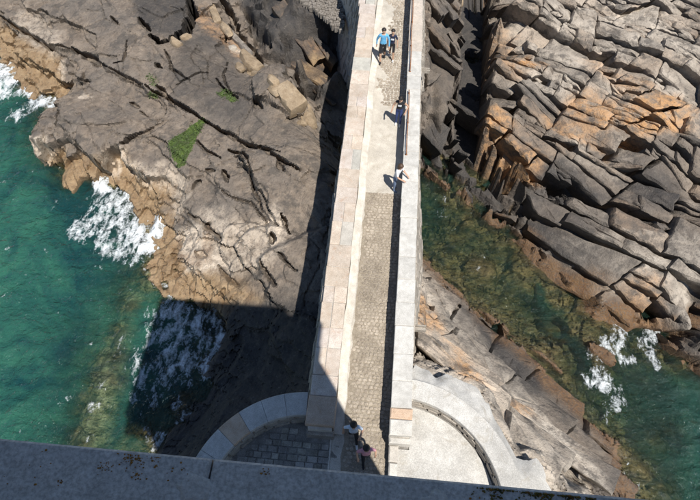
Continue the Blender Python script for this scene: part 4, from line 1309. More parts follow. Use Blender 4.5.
# rusty handrails along the inner edge of the east parapet
for (ya, yb) in ((17.9, 31.0), (13.4, 16.75)):
    rail = empty('handrail', (0, 0, 0))
    tag(rail, 'long rusty iron handrail on the far stretch of the right parapet' if ya > 15 else 'short rusty iron handrail on the right parapet by the person in white', 'handrail', 'rusty handrails on the bridge parapet')
    bm = bmesh.new()
    segs, rr = 8, .021
    n = int((yb - ya) / .5)
    prev = None
    for i in range(n + 1):
        yy = ya + (yb - ya) * i / n
        ring = [bm.verts.new((.855 + .01 * math.sin(yy * 2.1) + rr * math.cos(2 * math.pi * q / segs), yy, PAR + .12 + .006 * math.sin(yy * 3.3) + rr * math.sin(2 * math.pi * q / segs))) for q in range(segs)]
        if prev:
            for q in range(segs):
                bm.faces.new((prev[q], prev[(q + 1) % segs], ring[(q + 1) % segs], ring[q]))
        else:
            bm.faces.new(ring)
        prev = ring
    bm.faces.new(list(reversed(prev)))
    me = bpy.data.meshes.new('rail_bar'); bm.to_mesh(me); bm.free()
    link('rail_bar', me, M_RUST, rail)
    n = max(2, int((yb - ya) / 1.6))
    for i in range(n + 1):
        yy = ya + .06 + (yb - ya - .12) * i / n
        J = Join()
        J.add(*box_verts(-.012, .012, -.012, .012, -.02, .11, .003))
        J.add(*box_verts(-.04, .04, -.035, .035, -.012, .012, .004))
        link('rail_bracket', J.mesh('rail_bracket'), M_RUST, rail, (.855, yy, PAR))
# stone spouts draining the deck
for (ix, iy, lb) in ((424, 328, 'stone drain spout sticking out of the bridge near the orange rock'), (430, 70, 'stone drain spout sticking out of the far end of the bridge')):
    x, y = at(ix, iy, -.25)
    J = Join()
    J.add(*box_verts(-.5, .30, -.09, -.045, -.02, .09, .008, .004, rng))
    J.add(*box_verts(-.5, .30, .045, .09, -.02, .09, .008, .004, rng))
    J.add(*box_verts(-.5, .30, -.088, .088, -.08, -.015, .004))
    o = link('drain_spout', J.mesh('drain_spout'), M_WALL, None, (XR1 + .16, y, -.3))
    tag(o, lb, 'drain spout', 'drain spouts of the bridge')

# ------------------------------------------------------------------ platform round the tower
platform = empty('tower_platform', (0, 0, 0))
tag(platform, 'paved platform with curved flaring walls at the foot of the tower', 'platform')
CLX, CLY, RLO, RLI = -1.4, 1.45, 3.05, 2.42
CRX, CRY, RRI, RRO = 1.0, 1.9, 2.72, 3.28


def arc(cx, cy, r_, a0, a1, n):
    return [(cx + r_ * math.cos(a), cy + r_ * math.sin(a)) for a in (a0 + (a1 - a0) * i / n for i in range(n + 1))]


outer = [(XL0, 4.3)] + arc(CLX, CLY, RLO - .05, R(92), R(180), 20) + [(CLX - RLO + .05, -7.5), (CRX + RRO - .05, -7.5)] + arc(CRX, CRY, RRO - .05, R(0), R(85), 20) + [(XR1, 4.6)]
nv = len(outer)
cen = (0.0, 0.0)
vs = [(x, y, -.03) for x, y in outer] + [(x + (x - cen[0]) * .17, y + (y - 0) * .1, -8.5) for x, y in outer]
fs = [tuple(reversed(range(nv)))] + [(i, (i + 1) % nv, nv + (i + 1) % nv, nv + i) for i in range(nv)]
me = mesh_from('platform_body', vs, fs)
bm = bmesh.new(); bm.from_mesh(me); bmesh.ops.recalc_face_normals(bm, faces=bm.faces); bm.to_mesh(me); bm.free()
link('platform_body', me, M_SETT, platform)


def curved_wall(cx, cy, r0, r1, a0, a1, top, mat_wall, matfn, n, capn):
    prof = [(r0 + .03, -.3), (r1 - .03, -.3), (r1 - .03, top - .16), (r0 + .03, top - .16)]
    path = [(cx, cy, math.cos(a), math.sin(a)) for a in (a0 + (a1 - a0) * i / n for i in range(n + 1))]
    sg = 1 if a1 > a0 else -1
    ae = a1
    path += [(cx, cy - q, math.cos(ae), math.sin(ae)) for q in (1, 3, 6, 9)]
    sweep('curved_wall', mat_wall, platform, prof, path)
    # inner face stones
    J = Join()
    for cr in range(3):
        z0, z1 = -.02 + cr * (top - .14) / 3, -.02 + (cr + 1) * (top - .14) / 3
        a = min(a0, a1) + rng.uniform(0, .05)
        while a < max(a0, a1):
            da = rng.uniform(.1, .2)
            pr = rng.uniform(.02, .05)
            q = []
            for zz in (z0 + .012, z1 - .012):
                for (aa, rr) in ((a + .006, r0 + .06), (a + da - .006, r0 + .06), (a + da - .012, r0 + .03 - pr), (a + .012, r0 + .03 - pr)):
                    q.append((cx + rr * math.cos(aa), cy + rr * math.sin(aa), zz))
            J.add(q, [(3, 2, 1, 0), (4, 5, 6, 7), (1, 5, 4, 0), (2, 6, 5, 1), (3, 7, 6, 2), (0, 4, 7, 3)])
            a += da
    tag(link('inner_facing', J.mesh('inner_facing'), M_WALL, platform), kind='stuff')
    # coping stones
    for i in range(capn):
        b0, b1 = a0 + (a1 - a0) * i / capn, a0 + (a1 - a0) * (i + 1) / capn
        gp = .0015 * sg
        ring = []
        m = max(5, 24 // capn)
        for k in range(m + 1):
            a = b0 + gp + (b1 - b0 - 2 * gp) * k / m
            ring.append([(cx + rr * math.cos(a), cy + rr * math.sin(a), zz) for rr, zz in ((r0, top - .16), (r0, top - .015), (r0 + .015, top), (r1 - .015, top), (r1, top - .015), (r1, top - .16))])
        vs = [p for r_ in ring for p in r_]
        fs = []
        for k in range(m):
            for q in range(6):
                a, b = k * 6 + q, k * 6 + (q + 1) % 6
                fs.append((a, b, b + 6, a + 6))
        fs += [tuple(range(6)), tuple(reversed(range(m * 6, m * 6 + 6)))]
        me = mesh_from('coping_stone', vs, fs)
        bm = bmesh.new(); bm.from_mesh(me); bmesh.ops.recalc_face_normals(bm, faces=bm.faces); bm.to_mesh(me); bm.free()
        mat, tint = matfn(i)
        o = link('coping_stone', me, mat, platform)
        o.color = (*tint, 1)
    # straight run back along the tower
    ex, ey = math.cos(ae), math.sin(ae)
    y = cy
    while y > -6:
        L = rng.uniform(.8, 1.1)
        xa, xb = sorted((cx + ex * r0, cx + ex * r1))
        block('coping_stone', platform, M_COPING, xa, xb, y - L + .008, y - .008, top - .16, top, (rng.uniform(.8, 1),) * 3)
        y -= L


curved_wall(CLX, CLY, RLI, RLO, R(93), R(180), PAR, M_WALL, lambda i: (M_COPING_WARM, (.92, .84, .78)) if i == 3 else (M_COPING, (rng.uniform(.82, .95),) * 3), 28, 7)
curved_wall(CRX, CRY, RRI, RRO, R(86), R(0), .62, M_WALL, lambda i: (M_WHITE, (1, 1, 1)), 28, 1)
# grey setts in the west half
mesh_pool = []
for k in range(6):
    vs, fs = box_verts(-.5, .5, -.5, .5, -.05, 0.0, .05, .035, rng)
    vs = [(a, b, c * 1.0) for a, b, c in vs]
    me = mesh_from('sett', vs, fs); me.materials.append(M_SETT); mesh_pool.append(me)
y = 1.3
row = 0
while y < 3.85:
    d = rng.uniform(.15, .19)
    x = -3.9 + (row % 2) * .12 + rng.uniform(-.03, .03)
    while x < -.84:
        w = rng.uniform(.2, .32)
        ok = all(math.hypot(qx - CLX, qy - CLY) < RLI - .04 for qx in (x, x + w) for qy in (y, y + d)) and not (y + d > 3.44 and x + w > XL0 - .04)
        if ok:
            o = bpy.data.objects.new('sett', mesh_pool[rng.randrange(6)])
            col.objects.link(o)
            o.parent = platform
            o.location = (x + w / 2, y + d / 2, .0)
            o.scale = (w * .95, d * .93, .9 + .3 * rng.random())
            k = rng.uniform(.75, 1.4)
            o.color = (k, k, k * rng.uniform(.92, 1.02), 1)
        x += w
    y += d
    row += 1
# kerb line between setts and walkway
block('kerb', platform, M_FILLET, -.86, -.80, 1.2, 3.45, -.05, .012, bev=.006)
# white cement floor in the east half
pts = [(XR0 + .27, .4), (CRX + RRI - .06, .4)] + arc(CRX, CRY, RRI - .05, 0, R(78), 24) + [(XR1 + .02, 4.55), (XR1 + .02, 3.36), (XR0 + .27, 3.36)]
me = mesh_from('cement_floor', [(x, y, .012) for x, y in pts] + [(x, y, -.02) for x, y in pts], [tuple(range(len(pts)))] + [(i, i + len(pts), (i + 1) % len(pts) + len(pts), (i + 1) % len(pts)) for i in range(len(pts))])
link('cement_floor', me, M_WHITE, platform)
block('walkway_bed', platform, M_DECK, -.8, XR0 + .02, .0, Y0 - 1.55, -.12, .0, bev=.002, jit=0)

# white cement apron poured over the rock outside the east wall
edge_img = apron_edge
edge_out = []
for (ix, iy) in edge_img:
    x, y = at(ix, iy, .25)
    edge_out.append((x, y))
vs, fs = [], []
NR, NA = 18, 90
edge_in = arc(CRX, CRY, RRO - .02, R(87), R(-8), NA)
for i in range(NA + 1):
    t = i / NA * (len(edge_out) - 1)
    a = min(int(t), len(edge_out) - 2)
    ox_, oy_ = [edge_out[a][q] + (edge_out[a + 1][q] - edge_out[a][q]) * (t - a) for q in (0, 1)]
    jt = .10 * mnoise.noise(Vector((i * .21, 1, 7))) + .06 * mnoise.noise(Vector((i * .7, 5, 7)))
    for k in range(NR + 1):
        s_ = k / NR * (1 + jt)
        x, y = edge_in[i][0] + (ox_ - edge_in[i][0]) * s_, edge_in[i][1] + (oy_ - edge_in[i][1]) * s_
        zr = rock_z(x, y)
        z = .57 - .34 * s_ + .05 * mnoise.fractal(Vector((x * 1.6, y * 1.6, 3)), 1, 2, 3) * min(1, s_ * 4)
        if k == NR: z = min(zr, z) - .2
        vs.append((x, y, z))
for i in range(NA):
    for k in range(NR):
        a = i * (NR + 1) + k
        fs.append((a, a + 1, a + NR + 2, a + NR + 1))
me = mesh_from('cement_apron', vs, fs, True)
bm = bmesh.new(); bm.from_mesh(me); bmesh.ops.recalc_face_normals(bm, faces=bm.faces)
if sum(f.normal.z for f in bm.faces) < 0: bmesh.ops.reverse_faces(bm, faces=bm.faces)
bm.to_mesh(me); bm.free()
me.set_sharp_from_angle(angle=R(40))
o = link('cement_apron', me, M_WHITE)
tag(o, 'rough white cement apron poured between the right curved wall and the rock', 'cement apron')

# ------------------------------------------------------------------ tower with its cornice and gallery wall
TX0, TX1, TY0, TY1 = -2.33, 3.10, -5.5, 0.0
tower = empty('lighthouse_tower', (0.1, -2.4, 0))
tag(tower, 'square granite lighthouse tower whose shaded cornice edge crosses the bottom of the view', 'tower')


def tpart(name, mat, x0, x1, y0, y1, z0, z1, tint=(1, 1, 1), bev=.01, jit=0.0):
    o = block(name, tower, mat, x0 - .1, x1 - .1, y0 + 2.4, y1 + 2.4, z0, z1, tint, bev, jit)
    return o


tpart('shaft', M_TOWER, -1.83, 2.93, -5.1, -.6, -.5, 13.55)
tpart('corbel_course', M_TOWER, -2.05, 3.02, -5.3, -.3, 13.55, 13.898)
CZ = 14.2
for (y0, y1) in ((-.55, .224), (TY0 - .235, TY0 + .3)):
    for (a, b) in ((-2.45, -1.52), (-1.52, -.335), (-.335, .86), (.86, 1.95), (1.95, 3.1)):
        k = rng.uniform(.9, 1.05)
        tpart('cornice_stone', M_TOWER, a + .002, b - .002, y0, y1, CZ - .3, CZ, (k, k, k), .005)
for (x0, x1) in ((-2.45, -1.9), (2.4, 3.1)):
    tpart('cornice_stone', M_TOWER, x0, x1, TY0 + .31, -.56, CZ - .3, CZ - .002)
tpart('gallery_floor', M_TOWER, -1.88, 2.38, TY0 + .31, -.56, CZ - .3, CZ - .01)
tpart('gallery_wall', M_TOWER, TX0 + .03, TX1 - .03, -.38, .015, CZ - .002, 15.25, bev=.015)
tpart('gallery_wall', M_TOWER, TX0 + .03, TX1 - .03, TY0, TY0 + .38, CZ - .002, 15.25, bev=.015)
tpart('gallery_wall', M_TOWER, TX0 + .03, TX0 + .41, TY0 + .39, -.39, CZ - .002, 15.25, bev=.015)
tpart('gallery_wall', M_TOWER, TX1 - .41, TX1 - .03, TY0 + .39, -.39, CZ - .002, 15.25, bev=.015)
# cement repair and lichen on the cornice
M_PATCH = stone_mat('cement_patch', (0.5, 0.48, 0.45), (0.62, 0.6, 0.57), 12, fine=120, speck=.2)
M_LICHEN = plain_mat('ochre_lichen', (0.26, 0.13, 0.025), 0.95, .5, 60)
M_MOSS = plain_mat('olive_moss', (0.12, 0.1, 0.022), 0.95, .6, 50)


def blob(name, cx, cy, r_, mat, thick, seed):
    r = random.Random(seed)
    k = 22
    vs = [(0, 0, thick)]
    for ring, (s_, zz) in enumerate(((.55, thick * .85), (.9, thick * .5), (1.0, -.002))):
        for a in range(k):
            t = 2 * math.pi * a / k
            q = r_ * s_ * (1 + .55 * mnoise.noise(Vector((math.cos(t) * 1.6, math.sin(t) * 1.6, seed * 3.1))) + r.uniform(-.08, .08))
            vs.append((q * math.cos(t), q * .8 * math.sin(t), zz * r.uniform(.6, 1.2) if zz > 0 else zz))
    fs = [(0, 1 + a, 1 + (a + 1) % k) for a in range(k)]
    for ring in range(2):
        for a in range(k):
            b = (a + 1) % k
            fs.append((1 + ring * k + a, 1 + (ring + 1) * k + a, 1 + (ring + 1) * k + b, 1 + ring * k + b))
    return link(name, mesh_from(name, vs, fs, True), mat, tower, (cx - .1, cy + 2.4, CZ))


r = random.Random(4)


def crust(name, mat, spots, thick, rmin, rmax):
    """a growth of many small crusts, too small to tell apart"""
    J = Join()
    for (cx, cy_) in spots:
        cy_ = min(cy_, .215)
        rr, k = r.uniform(rmin, rmax) * r.uniform(.5, 1), 7
        ph = r.random() * 6
        rim = [(cx + rr * r.uniform(.6, 1.2) * math.cos(ph + 6.283 * a / k), cy_ + rr * .85 * r.uniform(.6, 1.2) * math.sin(ph + 6.283 * a / k)) for a in range(k)]
        v = [(x - .1, y + 2.4, CZ - .001) for x, y in rim] + [((x + cx) / 2 - .1 + r.uniform(-.0006, .0006), (y + cy_) / 2 + 2.4, CZ + thick * r.uniform(.4, 1)) for x, y in rim]
        J.add(v, [(a, (a + 1) % k, k + (a + 1) % k, k + a) for a in range(k)] + [tuple(range(k, 2 * k))])
    tag(link(name, J.mesh(name), mat, tower), kind='stuff')


for (ix, iy, r_, n_) in ((131, 459, .017, 60), (105, 467, .011, 26), (150, 461, .012, 22), (136, 476, .008, 16), (60, 482, .006, 8), (262, 473, .009, 12), (180, 470, .02, 12), (30, 470, .03, 10)):
    c = at(ix, iy, CZ)
    crust('lichen', M_LICHEN, [(c[0] + r.gauss(0, r_), c[1] + r.gauss(0, r_ * .6)) for _ in range(n_)], .0022, .0012, .0048)
for (m_, nm, n_) in ((M_MOSS, 'moss', 420), (M_LICHEN, 'lichen', 150)):
    sp = []
    while len(sp) < n_:
        ix = r.choice((r.gauss(497, 9), r.gauss(540, 12), r.gauss(572, 12), r.gauss(603, 18), r.gauss(630, 10), r.uniform(470, 690)))
        iy = 487 + (ix - 500) * .066 + abs(r.gauss(0, 8))
        if mnoise.noise(Vector((ix * .06, iy * .1, 2))) > -.12: sp.append(at(ix, iy, CZ))
    crust(nm, m_, sp, .004, .0012, .0052)
blob('cement_patch', *at(434, 505, CZ), .035, M_PATCH, .003, 90)
blob('cement_patch', *at(195, 490, CZ), .04, M_PATCH, .002, 91)

# ------------------------------------------------------------------ pitched stone slope at the far left of the bridge
J = Join()
r = random.Random(9)
rev = [at(a, b, -2.35) for a, b in ((276, -40), (346, -40), (342, 32), (333, 29), (317, 13), (299, 1))]
zslope = lambda x, y: -2.25 - .06 * (-2.2 - x)
y = 24.6
while y < 33:
    x = -8
    while x < -1.9 - flare(y):
        w, d, h = r.uniform(.1, .24), r.uniform(.08, .13), r.uniform(.0, .11)
        z = zslope(x, y)
        if in_poly(np.array([x]), np.array([y]), rev)[0]:
            v, f = box_verts(x, x + w * .93, y, y + d * .9, z - .25, z + h, .02, .02, r)
            J.add(v, f)
        x += w
    y += .115
o = link('stone_revetment', J.mesh('stone_revetment'), M_WALL)
o.color = (.5, .5, .52, 1)
tag(o, 'slope of small dark pitched stones beside the far left end of the bridge', 'stone slope')


# ------------------------------------------------------------------ loose and jointed blocks lying on the rock
def rock_tone(name, a, b, sc=4):
    return stone_mat(name, a, b, sc, bump=.7, speck=.15, objcol=True, stain=(.12, .105, .09), stain_amt=.65, fine=20)


TONE = {'tan': rock_tone('tan_rock', (.27, .2, .13), (.42, .33, .23)), 'orange': rock_tone('orange_rock', (.36, .23, .13), (.52, .37, .24)),
        'pale': rock_tone('pale_rock', (.34, .3, .25), (.55, .5, .43)), 'grey': rock_tone('grey_rock', (.17, .15, .13), (.33, .29, .25)), 'dark': rock_tone('dark_rock', (.07, .065, .06), (.16, .145, .13))}


def boulder_mesh(seed, cuts=9):
    r = random.Random(seed)
    bm = bmesh.new()
    bmesh.ops.create_cube(bm, size=2)
    bmesh.ops.subdivide_edges(bm, edges=bm.edges[:], cuts=3, use_grid_fill=True)
    planes = []
    for _ in range(cuts):
        n = Vector((r.gauss(0, 1), r.gauss(0, 1), r.gauss(.25, .8))).normalized()
        planes.append((n, r.uniform(.82, 1.12)))
    for v in bm.verts:
        p = v.co.copy()
        p = p.lerp(p.normalized() * 1.25, .25)
        for n, d in planes:
            e = p.dot(n) - d
            if e > 0: p -= n * e
        p += Vector((mnoise.noise(p * 2 + Vector((seed, 0, 0))), mnoise.noise(p * 2 + Vector((0, seed, 0))), mnoise.noise(p * 2 + Vector((0, 0, seed))))) * .16
        v.co = p * .5
    me = bpy.data.meshes.new('boulder')
    bm.to_mesh(me); bm.free()
    me.polygons.foreach_set('use_smooth', [True] * len(me.polygons))
    me.set_sharp_from_angle(angle=R(24))
    return me


POOL = {}


def boulder(ix, iy, L, W, Hh, ang, tone, sink=.45, seed=0):
    key = (tone, seed % 7)
    if key not in POOL:
        me = boulder_mesh(seed % 7 * 13 + len(tone)); me.materials.append(TONE[tone]); POOL[key] = me
    x, y = ground(ix, iy)
    for _ in range(4):
        x, y = at(ix, iy, rock_z(x, y))
    z = max(rock_z(x, y), sorted(rock_z(x + dx, y + dy) for dx in (-.2, 0, .2) for dy in (-.2, 0, .2))[4])
    o = bpy.data.objects.new('boulder', POOL[key])
    col.objects.link(o)
    o.parent = ROCK['rock_shore_west' if x < 0 else 'rock_shore_east']
    o.location = (x, y, z + Hh * (.5 - sink))
    r = random.Random(seed)
    o.rotation_euler = (r.uniform(-.2, .2), r.uniform(-.2, .2), R(ang) + r.uniform(-.12, .12))
    o.scale = (L, W, Hh)
    k = r.uniform(.8, 1.12)
    o.color = (k, k, k, 1)
    return o


for i, b_ in enumerate(((250, 61, 1.7, .85, .8, -42, 'tan'), (240, 69, .8, .45, .4, -40, 'tan'), (261, 78, 1.1, .55, .5, -30, 'tan'), (251, 75, .6, .4, .3, -20, 'tan'), (273, 82, .8, .5, .5, -50, 'tan'), (275, 91, .8, .55, .4, -40, 'tan'),
                        (290, 102, 1.5, 1.1, .9, -45, 'tan'), (308, 118, 1.2, .75, .8, -70, 'tan'), (297, 116, .6, .4, .4, 10, 'tan'), (318, 128, .7, .5, .5, -60, 'grey'), (233, 49, .5, .35, .3, 20, 'pale'), (236, 40, 1.3, .4, .5, -50, 'grey'),
                        (226, 32, 1.6, .45, .5, -52, 'tan'), (214, 14, 1.5, .5, .5, -55, 'tan'), (176, 44, .8, .5, .4, -30, 'tan'), (268, 70, .9, .35, .5, -50, 'grey'), (245, 50, 1.5, .4, .5, -50, 'grey'), (302, 124, .5, .35, .35, 0, 'tan'), (186, 38, .6, .4, .4, 50, 'tan'),
                        (497, 130, 1.15, 1.0, .9, -60, 'orange'), (508, 97, .75, .5, .5, -30, 'pale'), (453, 6, 1.2, .8, .7, 10, 'tan'), (433, 6, .9, .8, .7, 0, 'tan'))):
    boulder(*b_, seed=i * 3 + 1)

# ------------------------------------------------------------------ green weed growing on the west rock: many small fronds
M_WEED = plain_mat('green_weed', (.06, .095, .022), .7, .55, 5)
alg = np.argwhere((Z['algae'] > .3) & (GX < 20))
r = random.Random(31)
J = Join()
for _ in range(2600):
    j, i = alg[r.randrange(len(alg))]
    if r.random() > Z['algae'][j, i] ** 1.5 * (.35 + .9 * max(0, mnoise.noise(Vector((xs[i] * 2.5, ys[j] * 2.5, 5))) + .4)): continue
    x, y, z = float(JX[j, i]) + r.uniform(-.06, .06), float(JY[j, i]) + r.uniform(-.06, .06), float(H[j, i])
    a = r.gauss(-1.9, .8)
    L, w_ = r.uniform(.05, .15), r.uniform(.012, .03)
    dx, dy = math.cos(a), math.sin(a)
    h1, h2 = r.uniform(.015, .06), r.uniform(-.01, .05)
    J.add([(x - dy * w_ * .4, y + dx * w_ * .4, z - .01), (x + dy * w_ * .4, y - dx * w_ * .4, z - .01), (x + dx * L * .5 + dy * w_, y + dy * L * .5 - dx * w_, z + h1), (x + dx * L * .5 - dy * w_, y + dy * L * .5 + dx * w_, z + h1 * .9), (x + dx * L, y + dy * L, z + h2)],
          [(0, 1, 2, 3), (3, 2, 4)])
tag(link('green_weed', J.mesh('green_weed'), M_WEED, ROCK['rock_shore_west']), kind='stuff')

# ------------------------------------------------------------------ people
def cloth(name, c, rough=.85):
    return plain_mat(name, c, rough, .18, 18)


SKIN = plain_mat('skin', (.50, .31, .215), .6, .08, 30)
HAIR_D, HAIR_B = cloth('dark_hair', (.018, .013, .011), .6), cloth('brown_hair', (.075, .042, .025), .6)
C_BLUE, C_NAVY, C_BLACK = cloth('light_blue_jacket', (.13, .40, .66)), cloth('navy_cloth', (.018, .024, .055)), cloth('black_cloth', (.016, .016, .02))
C_WHITE, C_PALEBLUE, C_PINK, C_JEANS = cloth('white_cloth', (.74, .74, .76)), cloth('pale_blue_cloth', (.55, .64, .76)), cloth('pink_cloth', (.62, .30, .36)), cloth('jeans', (.16, .22, .34))
C_SHOE, C_DENIM = cloth('white_shoe', (.7, .7, .7)), cloth('dark_denim', (.03, .05, .16))


def person(label, loc, rz, height, top, legs, shoes, hair, sleeves='long', shorts=False, long_hair=False, print_=None, group=None,
           lean=0.0, head_pitch=0.0, head_turn=0.0, armL=None, armR=None, legL=(0, 0), legR=(0, 0), bulk=1.0, side=0.0):
    """stands at loc, faces -Y before rz. arm = ((elbow), (wrist)) relative to the shoulder; leg = (forward swing of foot, knee lift)"""
    S = height / 1.76
    root = empty('person', loc, rz)
    tag(root, label, 'person', group)
    P_, E_, Rr, K = [], [], [], []

    def v(p, rx, ry=None, kind='top', par=None):
        P_.append(Vector(p) * S); Rr.append((rx * S, (ry or rx) * S)); K.append(kind)
        if par is not None: E_.append((par, len(P_) - 1))
        return len(P_) - 1
    ly = -lean
    pel = v((0, 0, .95), .145 * bulk, .115 * bulk, 'legs')
    wai = v((side * .3, ly * .3, 1.10), .135 * bulk, .105 * bulk, 'top', pel)
    che = v((side * .8, ly * .75, 1.29), .155 * bulk, .12 * bulk, 'top', wai)
    upc = v((side, ly, 1.41), .11 * bulk, .09 * bulk, 'top', che)
    nec = v((side * 1.08, ly * 1.08, 1.50), .052, .055, 'skin', upc)
    hx, hy, hz = side * 1.1, ly * 1.1, 1.50
    fwd = Vector((math.sin(head_turn), -math.cos(head_turn), 0))
    upv = (Vector((0, 0, 1)) * math.cos(head_pitch) + fwd * math.sin(head_pitch))
    fv = (fwd * math.cos(head_pitch) - Vector((0, 0, 1)) * math.sin(head_pitch))
    rv = fv.cross(upv)
    hb = Vector((hx, hy, hz))
    jaw = v(hb + upv * .075 + fv * .03, .062, .07, 'skin', nec)
    mid = v(hb + upv * .145 + fv * .012, .075, .09, 'skin', jaw)
    crn = v(hb + upv * .215 + fv * .0, .062, .075, 'skin', mid)
    v(hb + upv * .12 + fv * .118, .012, .014, 'skin', mid)                 # nose
    for s_ in (-1, 1):
        v(hb + upv * .13 + rv * s_ * .088, .012, .018, 'skin', mid)         # ears
    for s_, arm in ((1, armR), (-1, armL)):
        sh = v((side + s_ * .165 * bulk, ly, 1.405), .062 * bulk, .065 * bulk, 'top', upc)
        eo, wo = arm or ((s_ * .07, .03, -.27), (s_ * .075, -.07, -.50))
        b0 = P_[sh] / S
        el = v(b0 + Vector(eo), .043 * (bulk if sleeves == 'long' else 1), None, 'arm', sh)
        wr = v(b0 + Vector(wo), .031, None, 'fore', el)
        d = (Vector(wo) - Vector(eo)).normalized()
        pa = v(b0 + Vector(wo) + d * .065, .036, .02, 'skin', wr)
        sd = d.cross(Vector((0, -1, .2))).normalized()
        if sd.length < .5: sd = Vector((1, 0, 0))
        nd_ = d.cross(sd)
        for k, (o_, l_) in enumerate(((-.028, .07), (-.010, .082), (.009, .077), (.027, .06))):
            q = P_[pa] / S
            f1 = v(q + sd * o_ + d * .03, .0085, None, 'skin', pa)
            f2 = v(P_[f1] / S + d * l_ * .5 + nd_ * .006, .0078, None, 'skin', f1)
            v(P_[f2] / S + d * l_ * .45 + nd_ * .02, .0065, None, 'skin', f2)
        q = P_[wr] / S
        t1 = v(q + d * .03 + sd * -.036, .0105, None, 'skin', wr)
        v(P_[t1] / S + d * .045 + sd * -.02 + nd_ * .012, .009, None, 'skin', t1)
    for s_, (sw, lift) in ((1, legR), (-1, legL)):
        hi = v((s_ * .088, 0, .88), .092 * bulk, .095 * bulk, 'legs', pel)
        kn = v((s_ * .098, -sw * .5 - .02 - lift * .2, .50 + lift * .08), .062, .066, 'legs', hi)
        cf = v((s_ * .1, -sw * .72 + .015 + lift * .1, .34 + lift * .12), .055, .057, 'shin', kn)
        an = v((s_ * .1, -sw + .03 + lift * .25, .085 + lift * .2), .04, .043, 'shin', cf)
        he = v((s_ * .1, -sw + .0 + lift * .25, .048 + lift * .2), .04, .045, 'shoe', an)
        v((s_ * .112, -sw - .15 + lift * .22, .036 + lift * .12), .037, .034, 'shoe', he)
    me = bpy.data.meshes.new('body_skeleton')
    me.from_pydata([tuple(p) for p in P_], E_, [])
    me.update()
    tmp = bpy.data.objects.new('body_tmp', me)
    col.objects.link(tmp)
    sk = tmp.modifiers.new('skin', 'SKIN')
    sk.use_smooth_shade = True
    for i, sv in enumerate(me.skin_vertices[0].data):
        sv.radius = Rr[i]
        sv.use_root = (i == 0)
    sb = tmp.modifiers.new('sub', 'SUBSURF')
    sb.levels = sb.render_levels = 2
    bpy.context.view_layer.update()
    dg = bpy.context.evaluated_depsgraph_get()
    bmsh = bpy.data.meshes.new_from_object(tmp.evaluated_get(dg))
    bpy.data.objects.remove(tmp)
    bmsh.name = 'body'
    bmsh.materials.clear()
    slot = {'top': 0, 'legs': 1, 'skin': 2, 'shoe': 3}
    for m in (top, legs, SKIN, shoes): bmsh.materials.append(m)
    segs = []
    for a, b in E_:
        segs.append((P_[a], P_[b], K[b], K[a]))
    for f in bmsh.polygons:
        c = f.center
        best, kd, tt = 1e9, 'top', 0
        for a, b, kb, ka in segs:
            e = b - a
            t = max(0, min(1, (c - a).dot(e) / max(e.length_squared, 1e-9)))
            d = (c - a - e * t).length
            if d < best: best, kd, tt, kp = d, kb, t, ka
        if kd == 'arm': kd = 'top' if (sleeves == 'long' or (sleeves == 'short' and tt < .75)) else ('skin' if tt > .15 else 'top')
        elif kd == 'fore': kd = 'top' if sleeves == 'long' else 'skin'
        elif kd == 'shin': kd = 'skin' if shorts else 'legs'
        elif kd == 'top' and kp == 'legs' and tt < .35: kd = 'legs'
        elif kd == 'skin' and kp == 'top' and tt < .45: kd = 'top'
        f.material_index = slot[kd]
    bo = link('body', bmsh, None, root)
    # hair: a shell over crown, back and sides
    hc = (hb + upv * .16 + fv * -.005) * S
    vs, fs = [], []
    NU, NV = 16, 9
    for j in range(NV + 1):
        for i in range(NU):
            a = 2 * math.pi * i / NU
            back = .5 - .5 * math.cos(a)                # 0 front .. 1 back
            low = R(62) + back * R(78 if long_hair else 52)
            th = low * j / NV
            rad = .104 + .012 * mnoise.noise(Vector((math.cos(a) * 2, math.sin(a) * 2, j * .6 + height)))
            q = fv * math.cos(a) * math.sin(th) * rad * 1.12 + rv * math.sin(a) * math.sin(th) * rad * .98 + upv * math.cos(th) * rad * 1.12
            if long_hair and j > 5 and back > .35:
                q += Vector((0, 0, -1)) * .05 * (j - 5) * back - fv * .006 * (j - 5)
            vs.append(tuple(hc + q * S))
    for j in range(NV):
        for i in range(NU):
            k = (i + 1) % NU
            fs.append((j * NU + i, (j + 1) * NU + i, (j + 1) * NU + k, j * NU + k))
    hm = mesh_from('hair', vs, fs, True)
    hair_o = link('hair', hm, hair, root)
    sl = hair_o.modifiers.new('thickness', 'SOLIDIFY'); sl.thickness = .012; sl.offset = -1
    # eyes
    for s_ in (-1, 1):
        J = Join()
        c = (hb + upv * .145 + fv * .096 + rv * s_ * .032) * S
        J.add([tuple(c + Vector(d) * .011 * S) for d in ((1, 0, 0), (-1, 0, 0), (0, 1, 0), (0, -1, 0), (0, 0, 1), (0, 0, -1))], [(0, 2, 4), (2, 1, 4), (1, 3, 4), (3, 0, 4), (2, 0, 5), (1, 2, 5), (3, 1, 5), (0, 3, 5)])
        link('eye', J.mesh('eye', True), HAIR_D, root)
    if print_:
        # printed patch following the chest
        n, m = 8, 5
        vs, fs = [], []
        for j in range(m + 1):
            for i in range(n + 1):
                x = -.085 + .17 * i / n
                z = 1.22 + .10 * j / m
                yy = ly * .8 - (.128 * bulk + .012) * math.sqrt(max(.05, 1 - (x / .2) ** 2))
                zz = z + (.012 if (i % 3) else -.006)
                vs.append((Vector((x + side * .8, yy, zz)) * S)[:])
        for j in range(m):
            for i in range(n):
                a = j * (n + 1) + i
                fs.append((a, a + 1, a + n + 2, a + n + 1))
        link('shirt_print', mesh_from('shirt_print', vs, fs, True), print_, root)
    return root


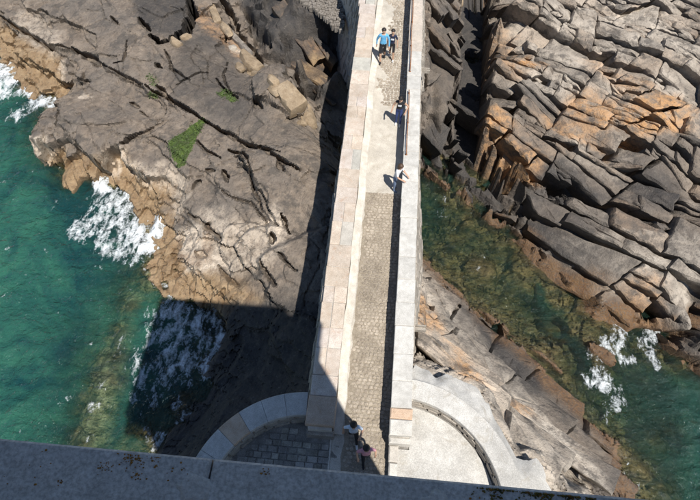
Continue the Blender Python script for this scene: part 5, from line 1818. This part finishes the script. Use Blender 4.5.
person('walker in a light blue jacket and dark shorts on the far bridge deck', (-.32, 19.45, .03), R(2), 1.57, C_BLUE, C_BLACK, C_BLACK, HAIR_D, 'long', shorts=True, group='people on the bridge',
       legL=(.22, 0), legR=(-.2, .25), bulk=1.12, armL=((-.11, .06, -.26), (-.12, .03, -.50)), armR=((.1, -.02, -.27), (.1, -.14, -.49)))
person('walker in a navy top with a white print beside the light blue jacket', (.06, 19.6, .03), R(-3), 1.44, C_NAVY, C_BLACK, C_SHOE, HAIR_D, 'short', shorts=True, print_=C_WHITE, group='people on the bridge', legL=(-.18, .2), legR=(.2, 0),
       armL=((-.09, .02, -.26), (-.06, -.16, -.43)), armR=((.09, .03, -.26), (.1, -.06, -.5)))
person('person in a sleeveless black top standing beside the right parapet', (.52, 15.75, .0), R(-8), 1.48, C_BLACK, C_DENIM, C_SHOE, HAIR_D, 'none', print_=C_WHITE, group='people on the bridge', head_pitch=.35, lean=.06,
       armL=((-.13, .02, -.24), (-.17, -.12, -.42)), armR=((.2, .0, -.2), (.13, -.2, -.36)), legL=(.05, 0), legR=(.12, 0), side=.02)
person('person in a white top and jeans leaning on the right parapet', (.53, 12.42, .0), R(60), 1.46, C_WHITE, C_JEANS, C_JEANS, HAIR_B, 'short', long_hair=True, group='people on the bridge', lean=.12, head_pitch=.3,
       armL=((-.07, -.1, -.24), (.0, -.3, -.34)), armR=((.07, -.1, -.24), (.02, -.3, -.34)), legL=(.05, 0), legR=(-.12, 0))
person('dark haired walker in a pale blue shirt at the edge of the tower shadow', (-.22, 3.55, .02), R(6), 1.48, C_PALEBLUE, C_BLACK, C_SHOE, HAIR_D, 'short', long_hair=True, group='people on the bridge', legL=(-.2, .25), legR=(.26, 0),
       armL=((-.14, .05, -.24), (-.16, -.02, -.46)), armR=((.12, -.03, -.25), (.04, -.2, -.36)))
person('walker in a pink top nearest to the tower', (.15, 3.02, .02), R(12), 1.41, C_PINK, C_BLACK, C_BLACK, HAIR_D, 'short', long_hair=True, group='people on the bridge', legL=(.2, 0), legR=(-.2, .25),
       armL=((-.13, .02, -.24), (-.12, -.14, -.42)), armR=((.14, .0, -.24), (.12, -.1, -.45)), bulk=1.05)
